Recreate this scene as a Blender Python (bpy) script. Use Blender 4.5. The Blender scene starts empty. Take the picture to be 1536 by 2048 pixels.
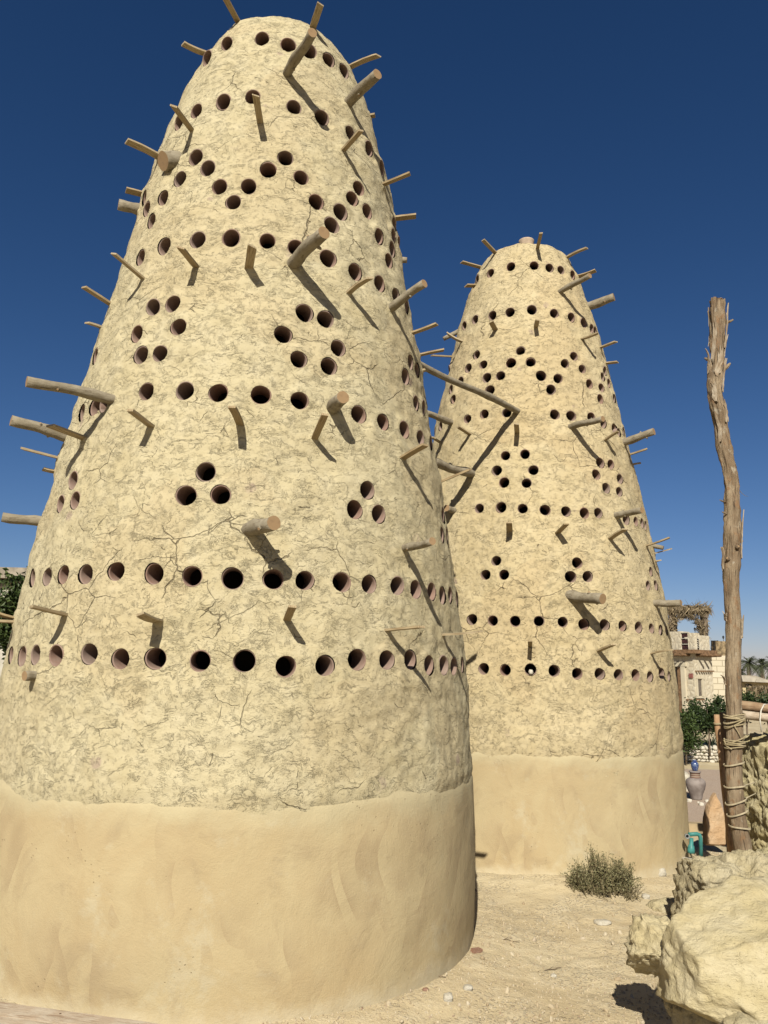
import bpy, bmesh, math, random
import numpy as np
from mathutils import Vector, Matrix, Euler

# ------------------------------------------------------------------ camera, world, sun, exposure
sc = bpy.context.scene
COL = sc.collection
R = math.radians
FPX, PITCH, ROLL, EYE = 1538.0, math.atan((1340 - 1024) / 1538.0), R(1.4), 1.6
_f = Vector((0, math.cos(PITCH), math.sin(PITCH)))
_u0 = Vector((0, -math.sin(PITCH), math.cos(PITCH)))
_r0 = Vector((1, 0, 0))
_r = _r0 * math.cos(ROLL) + _u0 * math.sin(ROLL)
_u = _u0 * math.cos(ROLL) - _r0 * math.sin(ROLL)
CAM = Vector((0, 0, EYE))
cd = bpy.data.cameras.new('camera')
cd.sensor_fit = 'VERTICAL'; cd.sensor_height = 36; cd.lens = FPX / 2048 * 36
cd.clip_start = 0.05; cd.clip_end = 3000
cam = bpy.data.objects.new('camera', cd); COL.objects.link(cam)
m = Matrix((_r, _u, -_f)).transposed().to_4x4(); m.translation = CAM
cam.matrix_world = m
sc.camera = cam

SUN_AZ, SUN_EL = R(-171.5), R(38.5)
SUN_DIR = Vector((math.sin(SUN_AZ) * math.cos(SUN_EL), math.cos(SUN_AZ) * math.cos(SUN_EL), math.sin(SUN_EL)))
world = bpy.data.worlds.new("World"); sc.world = world; world.use_nodes = True
wn = world.node_tree.nodes; wl = world.node_tree.links
bg = wn['Background']
sky = wn.new('ShaderNodeTexSky'); sky.sky_type = 'NISHITA'; sky.sun_disc = False
sky.sun_elevation = SUN_EL; sky.sun_rotation = SUN_AZ
sky.altitude = 300; sky.air_density = 0.9; sky.dust_density = 0.35; sky.ozone_density = 3.0
sp = wn.new('ShaderNodeSeparateColor'); cb = wn.new('ShaderNodeCombineColor')
wl.new(sky.outputs[0], sp.inputs[0])
for _i, (_k, _g) in enumerate(((0.297, 1.46), (0.431, 1.20), (0.583, 1.12))):   # sky graded per channel: dimmed, and deeper blue overhead
    _p = wn.new('ShaderNodeMath'); _p.operation = 'POWER'; wl.new(sp.outputs[_i], _p.inputs[0]); _p.inputs[1].default_value = _g
    _q = wn.new('ShaderNodeMath'); _q.operation = 'MULTIPLY'; wl.new(_p.outputs[0], _q.inputs[0]); _q.inputs[1].default_value = _k
    wl.new(_q.outputs[0], cb.inputs[_i])
wl.new(cb.outputs[0], bg.inputs[0]); bg.inputs[1].default_value = 0.0515
sl = bpy.data.lights.new('sun', 'SUN'); sl.energy = 5.0; sl.angle = R(0.53); sl.color = (1.0, 0.955, 0.845)
so = bpy.data.objects.new('sun', sl); COL.objects.link(so)
so.rotation_euler = SUN_DIR.to_track_quat('Z', 'Y').to_euler(); so.location = SUN_DIR * 60
sc.view_settings.view_transform = 'Standard'; sc.view_settings.look = 'None'
sc.view_settings.gamma = 1; sc.view_settings.use_curve_mapping = False
sc.view_settings.exposure = 0.80

def at(px, py, Y):
    """world point seen at photo pixel (px, py) at forward distance Y"""
    d = _r * (px - 768.0) + _u * (1024.0 - py) + _f * FPX
    return CAM + d * (Y / d.y)

# ------------------------------------------------------------------ measurements
# measured wall profiles (height, radius), nesting holes (angle round the wall, height), perches (kind, root xyz, tip xyz, thickness)
PROF_A = [(-0.5,1.515), (0.0,1.4952), (0.1,1.4995), (0.2,1.5025), (0.3,1.5044), (0.4,1.5051), (0.5,1.5048), (0.6,1.5036), (0.7,1.5014), (0.8,1.4983),
(0.9,1.4943), (1.0,1.4895), (1.1,1.4838), (1.2,1.4773), (1.3,1.47), (1.4,1.4619), (1.5,1.453), (1.6,1.4433), (1.7,1.4329), (1.8,1.4218), (1.9,1.4099),
(2.0,1.3974), (2.1,1.3842), (2.2,1.3703), (2.3,1.3559), (2.4,1.3408), (2.5,1.3253), (2.6,1.3093), (2.7,1.2928), (2.8,1.276), (2.9,1.2588),
(3.0,1.2413), (3.1,1.2236), (3.2,1.2057), (3.3,1.1877), (3.4,1.1696), (3.5,1.1514), (3.6,1.1333), (3.7,1.1152), (3.8,1.0973), (3.9,1.0794),
(4.0,1.0616), (4.1,1.044), (4.2,1.0265), (4.3,1.009), (4.4,0.9917), (4.5,0.9743), (4.6,0.9568), (4.7,0.9392), (4.8,0.9212), (4.9,0.9028),
(5.0,0.8838), (5.1,0.8639), (5.2,0.8429), (5.3,0.8205), (5.4,0.7964), (5.5,0.7702), (5.6,0.7416), (5.7,0.7099), (5.8,0.6748), (5.9,0.6357),
(6.0,0.5918), (6.1,0.5426), (6.22,0.475), (6.275,0.41), (6.315,0.29), (6.335,0.15), (6.34,0.0)]
PROF_B = [(-0.5,1.42), (0.0,1.4002), (0.1,1.3885), (0.2,1.3796), (0.3,1.3728), (0.4,1.3677), (0.5,1.3639), (0.6,1.3611), (0.7,1.3588), (0.8,1.357),
(0.9,1.3552), (1.0,1.3532), (1.1,1.3509), (1.2,1.3481), (1.3,1.3447), (1.4,1.3405), (1.5,1.3355), (1.6,1.3296), (1.7,1.3227), (1.8,1.3148),
(1.9,1.3059), (2.0,1.2961), (2.1,1.2852), (2.2,1.2734), (2.3,1.2607), (2.4,1.2471), (2.5,1.2327), (2.6,1.2176), (2.7,1.2017), (2.8,1.1852),
(2.9,1.1681), (3.0,1.1506), (3.1,1.1326), (3.2,1.1142), (3.3,1.0955), (3.4,1.0766), (3.5,1.0575), (3.6,1.0382), (3.7,1.0188), (3.8,0.9993),
(3.9,0.9797), (4.0,0.96), (4.1,0.9403), (4.2,0.9205), (4.3,0.9005), (4.4,0.8804), (4.5,0.8601), (4.6,0.8394), (4.7,0.8184), (4.8,0.7968),
(4.9,0.7746), (5.0,0.7516), (5.1,0.7277), (5.2,0.7026), (5.3,0.6762), (5.4,0.6483), (5.5,0.6185), (5.6,0.5866), (5.7,0.5524), (5.8,0.5155),
(5.93,0.46), (5.985,0.4), (6.02,0.29), (6.035,0.15), (6.04,0.0)]
HOLES_A = [(-0.4868,5.887), (-0.0514,5.842), (0.2262,5.798), (0.4414,5.798), (0.6626,5.799), (0.8824,5.805), (-0.7537,5.837), (-0.5246,5.207), (-0.276,5.218),
(-0.0419,5.234), (0.2821,5.185), (0.5044,5.166), (0.7729,5.159), (1.0117,5.163), (-0.7323,5.194), (1.2381,5.135), (-0.4082,4.772), (-0.2875,4.654),
(-0.5061,4.628), (-0.6217,4.516), (-0.8263,4.519), (-0.9788,4.687), (-0.6889,4.36), (-0.1802,4.491), (0.007,4.489), (-0.0743,4.365), (0.1226,4.624),
(0.231,4.743), (0.3395,4.609), (0.4372,4.448), (0.5385,4.303), (0.6073,4.434), (0.7157,4.589), (0.7921,4.707), (0.8547,4.557), (0.9615,4.422),
(1.0459,4.274), (1.1421,4.42), (1.2369,4.581), (1.3477,4.738), (1.4538,4.642), (-0.6981,4.09), (-0.491,4.104), (-0.2593,4.1), (-0.0602,4.095),
(0.1477,4.086), (0.3109,4.069), (0.5032,4.047), (0.6852,4.017), (0.8929,4.027), (1.0673,4.026), (1.2632,4.043), (-0.4637,3.66), (-0.336,3.655),
(-0.2722,3.49), (-0.5321,3.494), (-0.4602,3.333), (-0.3473,3.325), (-0.9496,3.477), (0.3571,3.617), (0.4714,3.604), (0.2521,3.452), (0.3298,3.306),
(0.5349,3.43), (0.4808,3.293), (1.0325,3.424), (1.1399,3.574), (1.2512,3.564), (1.1198,3.277), (1.2686,3.307), (-0.8593,3.061), (-0.7215,3.06),
(-0.6428,3.055), (-0.3759,3.084), (-0.1765,3.068), (-0.0255,3.055), (0.1623,3.058), (0.3347,3.047), (0.6269,3.027), (0.776,3.025), (0.942,3.032),
(1.111,3.036), (1.294,3.065), (-0.7325,2.608), (-0.6633,2.477), (-0.7922,2.478), (-0.0355,2.591), (-0.1008,2.455), (0.0325,2.463), (0.6488,2.577),
(0.5789,2.45), (0.7017,2.448), (1.3047,2.585), (1.2137,2.436), (1.3358,2.458), (-0.8969,2.061), (-0.7339,2.051), (-0.6111,2.053), (-0.4815,2.048),
(-0.3401,2.057), (-0.1825,2.043), (-0.042,2.033), (0.104,2.028), (0.2475,2.033), (0.3614,2.036), (0.5072,2.04), (0.6282,2.044), (0.7712,2.053),
(0.8839,2.048), (1.0062,2.053), (1.1137,2.042), (1.2217,2.058), (1.3923,2.056), (-0.9356,1.63), (-0.798,1.625), (-0.6833,1.633), (-0.5564,1.632),
(-0.3942,1.645), (-0.2619,1.621), (-0.1349,1.628), (0.0172,1.62), (0.1621,1.625), (0.3015,1.606), (0.4376,1.613), (0.5641,1.648), (0.6945,1.653),
(0.8137,1.655), (0.9347,1.633), (1.0521,1.634), (1.1607,1.63), (1.3177,1.642), (1.4601,1.619)]
HOLES_B = [(-1.2713,5.678), (-0.8326,5.634), (-0.4296,5.637), (-0.029,5.622), (0.2466,5.612), (0.4765,5.614), (0.8043,5.63), (-1.2181,5.11), (-0.9432,5.094),
(-0.6403,5.068), (-0.3908,5.059), (-0.1045,5.066), (0.1913,5.036), (0.4469,5.027), (0.6657,5.012), (0.8524,4.998), (0.9706,5.008), (-0.7944,4.645),
(-0.6807,4.512), (-0.9012,4.528), (-0.9976,4.412), (-0.6131,4.356), (-0.4615,4.351), (-0.5672,4.213), (-0.3521,4.476), (-0.2491,4.598),
(-0.1384,4.465), (-1.567,4.728), (-1.5689,4.554), (-1.1871,4.378), (-1.0777,4.239), (-0.0374,4.322), (0.1377,4.299), (0.0533,4.18), (0.2349,4.469),
(0.3686,4.571), (0.4525,4.442), (0.5137,4.295), (0.7075,4.299), (0.6409,4.163), (0.7963,4.439), (0.9073,4.534), (0.9445,4.415), (1.0131,4.267),
(-0.7926,3.952), (-0.6004,3.965), (-0.3749,3.949), (0.0706,3.921), (0.2286,3.916), (0.4539,3.935), (0.6051,3.903), (0.7764,3.888), (0.8648,3.867),
(1.0422,3.926), (-1.2894,4.011), (-1.5743,4.042), (-0.3746,3.515), (-0.2087,3.519), (-0.4417,3.379), (-0.1414,3.364), (-0.3748,3.254), (-0.1989,3.24),
(0.4641,3.48), (0.5894,3.487), (0.3985,3.356), (0.4805,3.241), (0.6735,3.359), (0.629,3.225), (-0.5696,3.027), (-0.3926,3.022), (-0.2286,3.003),
(-0.0631,2.99), (0.0933,2.985), (0.2394,2.974), (0.3591,2.99), (0.6483,2.966), (0.7873,2.975), (0.915,2.981), (1.0096,2.98), (-0.4147,2.539),
(-0.487,2.419), (-0.3557,2.414), (0.1422,2.523), (0.0885,2.403), (0.2093,2.408), (0.8804,2.524), (0.7806,2.385), (0.925,2.403), (-0.5671,2.038),
(-0.4254,2.025), (-0.2799,2.022), (-0.1318,2.024), (0.0186,2.022), (0.1526,2.007), (0.2969,2.009), (0.4372,2.009), (0.5819,2.005), (0.728,2.006),
(0.8622,2.003), (0.9853,2.003), (-0.4767,1.628), (-0.3402,1.624), (-0.189,1.633), (-0.0483,1.627), (0.093,1.61), (0.2382,1.612), (0.3716,1.61),
(0.5098,1.612), (0.6461,1.599), (0.7899,1.626), (0.9061,1.606)]
PERCH_A = [(0,-0.262,-0.401,6.213,-0.325,-0.607,6.228,0.0), (0,0.28,-0.442,6.133,0.36,-0.673,6.128,0.0), (0,-0.489,-0.388,5.967,-0.63,-0.489,5.949,0.0),
(0,0.574,-0.236,6.023,0.765,-0.335,6.03,0.0), (0,-0.417,-0.777,5.009,-0.489,-1.001,5.021,0.0), (0,0.038,-0.884,4.994,0.041,-1.105,5.024,0.0),
(0,0.552,-0.702,4.951,0.681,-0.883,4.972,0.0), (0,-0.681,-0.575,4.958,-0.862,-0.74,4.961,0.0), (0,-0.834,-0.411,4.793,-0.94,-0.463,4.789,0.0),
(0,0.814,-0.374,4.935,1.01,-0.491,4.95,0.0), (0,0.912,-0.112,4.846,1.069,-0.138,4.854,0.0), (0,0.714,-0.163,5.658,0.748,-0.183,5.649,0.0),
(0,-0.607,-0.893,3.895,-0.744,-1.062,3.967,0.0), (0,-0.905,-0.598,3.869,-1.041,-0.727,3.922,0.0), (0,-0.939,-0.602,3.698,-1.024,-0.664,3.71,0.0),
(0,-0.245,-1.053,3.889,-0.3,-1.238,3.914,0.0), (0,0.062,-1.08,3.883,0.112,-1.273,3.913,0.0), (0,0.632,-0.89,3.827,0.772,-1.045,3.861,0.0),
(0,1.037,-0.336,3.841,1.211,-0.42,3.876,0.0), (0,1.098,-0.13,3.77,1.278,-0.167,3.802,0.0), (0,1.116,-0.132,3.656,1.155,-0.139,3.662,0.0),
(0,-0.842,-0.944,2.863,-0.975,-1.117,2.883,0.0), (0,-1.112,-0.615,2.83,-1.302,-0.727,2.856,0.0), (0,-1.154,-0.561,2.761,-1.223,-0.598,2.765,0.0),
(0,-0.371,-1.211,2.854,-0.443,-1.394,2.89,0.0), (0,0.109,-1.26,2.858,0.101,-1.479,2.892,0.0), (0,0.498,-1.169,2.829,0.567,-1.363,2.903,0.0),
(0,0.979,-0.812,2.822,1.116,-0.97,2.868,0.0), (0,-0.733,-1.213,1.838,-0.832,-1.406,1.864,0.0), (0,-0.195,-1.406,1.812,-0.233,-1.607,1.828,0.0),
(0,0.418,-1.354,1.831,0.465,-1.542,1.885,0.0), (0,0.903,-1.097,1.805,1.092,-1.277,1.819,0.0), (0,1.242,-0.689,1.812,1.446,-0.814,1.826,0.0),
(0,-1.206,-0.744,1.84,-1.337,-0.83,1.878,0.0), (0,-1.21,-0.742,1.822,-1.327,-0.817,1.821,0.0), (0,1.262,-0.148,2.856,1.462,-0.192,2.938,0.0),
(1,0.169,-0.758,5.476,0.376,-1.162,5.43,0.062), (1,0.568,-0.539,5.45,0.774,-0.8,5.464,0.073), (1,-0.538,-0.744,4.816,-0.592,-0.798,4.779,0.129),
(1,-0.855,-0.419,4.668,-0.976,-0.477,4.668,0.075), (1,0.309,-1.026,3.945,0.519,-1.354,3.958,0.077), (1,0.89,-0.618,3.879,1.104,-0.831,3.948,0.053),
(1,0.968,-0.113,4.515,1.01,-0.116,4.511,0.043), (1,-0.662,-1.035,3.07,-1.03,-1.328,3.057,0.059), (1,-1.061,-0.661,2.952,-1.331,-0.848,2.993,0.065),
(1,0.582,-1.089,3.032,0.652,-1.275,3.033,0.075), (1,-1.197,-0.592,2.433,-1.392,-0.689,2.44,0.06), (1,0.197,-1.344,2.28,0.365,-1.602,2.274,0.074),
(1,1.003,-0.918,2.271,1.147,-1.204,2.272,0.042), (1,-0.874,-1.157,1.53,-0.913,-1.213,1.527,0.051)]
PERCH_B = [(0,-0.356,-0.31,5.902,-0.517,-0.478,5.958,0.0), (0,0.039,-0.485,5.867,0.018,-0.776,5.869,0.0), (0,0.372,-0.314,5.867,0.548,-0.493,5.887,0.0),
(0,-0.483,-0.055,5.886,-0.699,-0.105,5.917,0.0), (0,-0.561,-0.141,5.623,-0.657,-0.165,5.611,0.0), (0,0.524,-0.261,5.7,0.671,-0.349,5.718,0.0),
(0,-0.414,-0.663,4.87,-0.482,-0.785,4.906,0.0), (0,-0.052,-0.782,4.855,-0.067,-0.942,4.862,0.0), (0,-0.699,-0.334,4.898,-0.859,-0.285,5.006,0.0),
(0,-0.791,-0.005,4.874,-1.001,-0.011,4.878,0.0), (0,0.413,-0.681,4.801,0.532,-0.829,4.797,0.0), (0,0.636,-0.48,4.797,0.772,-0.604,4.817,0.0),
(0,0.707,-0.428,4.659,0.816,-0.495,4.65,0.0), (0,-0.277,-0.973,3.736,-0.318,-1.172,3.757,0.0), (0,-0.665,-0.752,3.774,-0.802,-0.89,3.807,0.0),
(0,-0.922,-0.381,3.805,-1.021,-0.454,3.84,0.0), (0,0.539,-0.86,3.715,0.632,-1.001,3.767,0.0), (0,0.886,-0.505,3.693,1.028,-0.605,3.727,0.0),
(0,0.916,-0.49,3.596,0.988,-0.534,3.606,0.0), (0,-0.379,-1.123,2.798,-0.412,-1.301,2.843,0.0), (0,0.017,-1.188,2.777,0.054,-1.38,2.827,0.0),
(0,0.49,-1.087,2.753,0.577,-1.276,2.816,0.0), (0,0.925,-0.75,2.768,1.086,-0.905,2.819,0.0), (0,1.079,-0.516,2.733,1.214,-0.59,2.769,0.0),
(0,1.08,-0.544,2.654,1.094,-0.584,2.658,0.0), (0,-0.247,-1.29,1.809,-0.282,-1.475,1.854,0.0), (0,0.305,-1.279,1.792,0.387,-1.465,1.844,0.0),
(0,0.82,-1.029,1.785,0.937,-1.205,1.819,0.0), (1,0.218,-0.637,5.308,0.438,-0.954,5.324,0.052), (1,0.587,-0.322,5.326,0.812,-0.471,5.361,0.086),
(1,-0.717,-0.013,5.165,-0.876,0.015,5.08,0.048), (1,-0.259,-0.933,3.955,-1.288,-2.12,3.933,0.054), (1,-0.821,-0.506,3.976,-1.114,-0.779,3.977,0.061),
(1,-0.667,-0.851,3.374,-1.062,-1.303,3.361,0.077), (1,-0.828,-0.788,3.037,-0.905,-0.884,3.043,0.063), (1,0.199,-0.979,3.799,0.411,-1.304,3.778,0.056),
(1,0.775,-0.64,3.768,1.007,-0.869,3.816,0.069), (1,0.576,-0.998,2.988,0.725,-1.274,2.984,0.055), (1,1.045,-0.557,2.807,1.137,-0.605,2.773,0.042),
(1,0.088,-1.265,2.244,0.285,-1.556,2.195,0.087), (1,0.93,-0.864,2.232,1.113,-1.018,2.228,0.06)]
# ------------------------------------------------------------------ helpers
def tag(o, label=None, cat=None, group=None, kind=None):
    if label: o['label'] = label
    if cat: o['category'] = cat
    if group: o['group'] = group
    if kind: o['kind'] = kind
    return o
def empty(name, loc, label=None, cat=None, group=None, rz=0):
    o = bpy.data.objects.new(name, None); COL.objects.link(o)
    o.location = loc; o.rotation_euler = (0, 0, rz); o.empty_display_size = 0.2
    return tag(o, label, cat, group)
def link(name, me, mat=None, parent=None, loc=None, smooth=False):
    o = bpy.data.objects.new(name, me); COL.objects.link(o)
    if mat is not None and len(me.materials) == 0:
        for mm in (mat if isinstance(mat, (list, tuple)) else [mat]): me.materials.append(mm)
    if smooth: me.polygons.foreach_set('use_smooth', [True] * len(me.polygons))
    if parent is not None: o.parent = parent
    if loc is not None: o.location = loc
    return o
class MB:
    """collects shapes and builds ONE mesh object"""
    def __init__(s): s.v = []; s.f = []; s.mi = []; s.uv = []
    def add(s, verts, faces, mi=0, uvs=None):
        b = len(s.v); s.v += [tuple(p) for p in verts]
        for k, f in enumerate(faces):
            s.f.append([b + i for i in f]); s.mi.append(mi)
            s.uv.append(uvs[k] if uvs else [(0.0, 0.0)] * len(f))
    def box(s, c, size, M=None, mi=0, taper=1.0, jit=0, rnd=None):
        x, y, z = [q / 2 for q in size]; c = Vector(c)
        P = []
        for dz in (-1, 1):
            k = taper if dz > 0 else 1
            for dx, dy in ((-1, -1), (1, -1), (1, 1), (-1, 1)):
                p = Vector((dx * x * k, dy * y * k, dz * z))
                if jit: p += Vector([(rnd or random).uniform(-jit, jit) for _ in range(3)])
                P.append(c + (M @ p if M else p))
        s.add(P, [(3, 2, 1, 0), (4, 5, 6, 7), (0, 1, 5, 4), (1, 2, 6, 5), (2, 3, 7, 6), (3, 0, 4, 7)], mi)
    def tube(s, pts, rad, n=10, cap=True, mi=0, capmi=None, bump=0, rnd=None, uvk=1.0):
        pts = [Vector(p) for p in pts]; N = len(pts)
        rad = [rad] * N if not isinstance(rad, (list, tuple)) else rad
        V = []; L = 0; Ls = []
        ref = None
        for i, p in enumerate(pts):
            t = (pts[min(i + 1, N - 1)] - pts[max(i - 1, 0)]).normalized()
            if ref is None:
                ref = t.orthogonal().normalized()
            a = (ref - t * ref.dot(t)).normalized(); ref = a; b = t.cross(a)
            if i: L += (p - pts[i - 1]).length
            Ls.append(L)
            for k in range(n):
                an = 2 * math.pi * k / n
                rr = rad[i] * (1 + (rnd.uniform(-bump, bump) if bump else 0))
                V.append(p + (a * math.cos(an) + b * math.sin(an)) * rr)
        F = []; U = []
        for i in range(N - 1):
            for k in range(n):
                k2 = (k + 1) % n
                F.append((i * n + k, i * n + k2, (i + 1) * n + k2, (i + 1) * n + k))
                c0, c1 = k / n * uvk, (k + 1) / n * uvk
                U.append([(c0, Ls[i]), (c1, Ls[i]), (c1, Ls[i + 1]), (c0, Ls[i + 1])])
        s.add(V, F, mi, U)
        if cap:
            b0 = len(s.v) - len(V)
            for i, rev in ((0, True), (N - 1, False)):
                idx = [b0 + i * n + k for k in range(n)]
                s.f.append(idx[::-1] if rev else idx); s.mi.append(mi if capmi is None else capmi)
                an = [2 * math.pi * k / n for k in range(n)]
                uu = [(math.cos(q) * rad[i], math.sin(q) * rad[i]) for q in an]
                s.uv.append(uu[::-1] if rev else uu)
    def build(s, name, mat, parent=None, smooth=False, loc=None):
        me = bpy.data.meshes.new(name)
        me.from_pydata(s.v, [], s.f)
        mats = mat if isinstance(mat, (list, tuple)) else [mat]
        for mm in mats: me.materials.append(mm)
        me.polygons.foreach_set('material_index', s.mi)
        ul = me.uv_layers.new(name='UVMap')
        ul.data.foreach_set('uv', [c for f in s.uv for p in f for c in p])
        if smooth: me.polygons.foreach_set('use_smooth', [True] * len(me.polygons))
        me.validate(); me.update()
        return link(name, me, None, parent, loc)
_rs = np.random.RandomState(7)
_perm = _rs.permutation(1024); _perm = np.concatenate([_perm, _perm, _perm])
_grad = _rs.normal(size=(1024, 3)); _grad /= np.linalg.norm(_grad, axis=1)[:, None]
def pnoise(p):
    """gradient noise, p (N,3) -> (N,) about -1..1"""
    i = np.floor(p).astype(np.int64); f = p - i; i &= 1023
    w = f * f * f * (f * (f * 6 - 15) + 10)
    out = 0
    for dx in (0, 1):
        wx = w[:, 0] if dx else 1 - w[:, 0]
        for dy in (0, 1):
            wy = w[:, 1] if dy else 1 - w[:, 1]
            for dz in (0, 1):
                wz = w[:, 2] if dz else 1 - w[:, 2]
                h = _perm[_perm[_perm[(i[:, 0] + dx) & 1023] + ((i[:, 1] + dy) & 1023)] + ((i[:, 2] + dz) & 1023)]
                g = _grad[h]
                out = out + wx * wy * wz * (g[:, 0] * (f[:, 0] - dx) + g[:, 1] * (f[:, 1] - dy) + g[:, 2] * (f[:, 2] - dz))
    return out * 1.5
def fbm(p, oct=4, gain=0.5):
    a = 1; s = 0
    for k in range(oct):
        s = s + a * pnoise(p * (2.03 ** k) + 11.7 * k); a *= gain
    return s
def ridged(p, oct=4, gain=0.5):
    a = 1; s = 0
    for k in range(oct):
        s = s + a * (1 - 2 * np.abs(pnoise(p * (2.1 ** k) + 5.3 * k))); a *= gain
    return s
def sstep(x, a, b):
    t = np.clip((x - a) / (b - a), 0, 1); return t * t * (3 - 2 * t)

# ------------------------------------------------------------------ materials
ALB = 0.55    # the colours below are as they look in sun; this brings them to real-world albedo
class NT:
    def __init__(s, name):
        s.m = bpy.data.materials.new(name); s.m.use_nodes = True
        s.t = s.m.node_tree; s.n = s.t.nodes; s.l = s.t.links
        s.b = s.n['Principled BSDF']; s.b.inputs['Roughness'].default_value = 0.9
        s.b.inputs['Specular IOR Level'].default_value = 0.2
    def put(s, sock, v):
        if hasattr(v, 'is_linked') or isinstance(v, bpy.types.NodeSocket): s.l.new(v, sock)
        else: sock.default_value = v
    def node(s, t, **kw):
        n = s.n.new(t)
        for k, v in kw.items(): setattr(n, k, v)
        return n
    def coord(s, which='Object'): return s.node('ShaderNodeTexCoord').outputs[which]
    def mapping(s, vec, scale=(1, 1, 1), rot=(0, 0, 0), loc=(0, 0, 0)):
        n = s.node('ShaderNodeMapping'); s.put(n.inputs[0], vec)
        n.inputs[1].default_value = loc; n.inputs[2].default_value = rot; n.inputs[3].default_value = scale
        return n.outputs[0]
    def noise(s, vec, scale, detail=3, rough=0.55, dist=0.0, out=0):
        n = s.node('ShaderNodeTexNoise'); s.put(n.inputs['Vector'], vec)
        n.inputs['Scale'].default_value = scale; n.inputs['Detail'].default_value = detail
        n.inputs['Roughness'].default_value = rough; n.inputs['Distortion'].default_value = dist
        return n.outputs[out]
    def voro(s, vec, scale, feature='F1', out='Distance', rnd=1.0):
        n = s.node('ShaderNodeTexVoronoi', feature=feature); s.put(n.inputs['Vector'], vec)
        n.inputs['Scale'].default_value = scale; n.inputs['Randomness'].default_value = rnd
        return n.outputs[out]
    def math(s, op, a, b=0.0, clamp=False):
        n = s.node('ShaderNodeMath', operation=op, use_clamp=clamp)
        s.put(n.inputs[0], a); s.put(n.inputs[1], b); return n.outputs[0]
    def ramp(s, v, lo, hi, a=0.0, b=1.0):
        n = s.node('ShaderNodeMapRange', interpolation_type='SMOOTHSTEP'); s.put(n.inputs[0], v)
        n.inputs[1].default_value = lo; n.inputs[2].default_value = hi
        n.inputs[3].default_value = a; n.inputs[4].default_value = b; return n.outputs[0]
    def mix(s, fac, a, b):
        n = s.node('ShaderNodeMix', data_type='RGBA'); s.put(n.inputs[0], fac)
        for k, c in ((6, a), (7, b)):
            if isinstance(c, tuple): c = (c + (1,))[:4]
            s.put(n.inputs[k], c)
        return n.outputs[2]
    def vadd(s, a, b, k):
        n = s.node('ShaderNodeVectorMath', operation='SCALE'); s.put(n.inputs[0], b); n.inputs[3].default_value = k
        q = s.node('ShaderNodeVectorMath', operation='ADD'); s.put(q.inputs[0], a); s.put(q.inputs[1], n.outputs[0])
        return q.outputs[0]
    def bump(s, h, strength=1.0, dist=0.01, prev=None):
        n = s.node('ShaderNodeBump'); n.inputs['Strength'].default_value = strength
        n.inputs['Distance'].default_value = dist; s.put(n.inputs['Height'], h)
        if prev is not None: s.put(n.inputs['Normal'], prev)
        return n.outputs[0]
    def done(s, col=None, nrm=None, rough=None):
        if col is not None:
            if isinstance(col, tuple): col = tuple(q * ALB for q in col[:3]) + (1,)
            else:
                n = s.node('ShaderNodeVectorMath', operation='SCALE'); s.put(n.inputs[0], col); n.inputs[3].default_value = ALB; col = n.outputs[0]
            s.put(s.b.inputs['Base Color'], col)
        if nrm is not None: s.put(s.b.inputs['Normal'], nrm)
        if rough is not None: s.put(s.b.inputs['Roughness'], rough)
        return s.m
def plain(name, col, rough=0.85, var=0.15, scale=12, bump=0.0):
    t = NT(name); c = t.coord()
    n = t.noise(c, scale, 4)
    dark = tuple(q * (1 - 2 * var) for q in col); lite = tuple(min(1, q * (1 + var)) for q in col)
    cc = t.mix(t.ramp(n, 0.3, 0.7), dark, lite)
    return t.done(cc, t.bump(n, 1.0, bump) if bump else None, rough)

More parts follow.
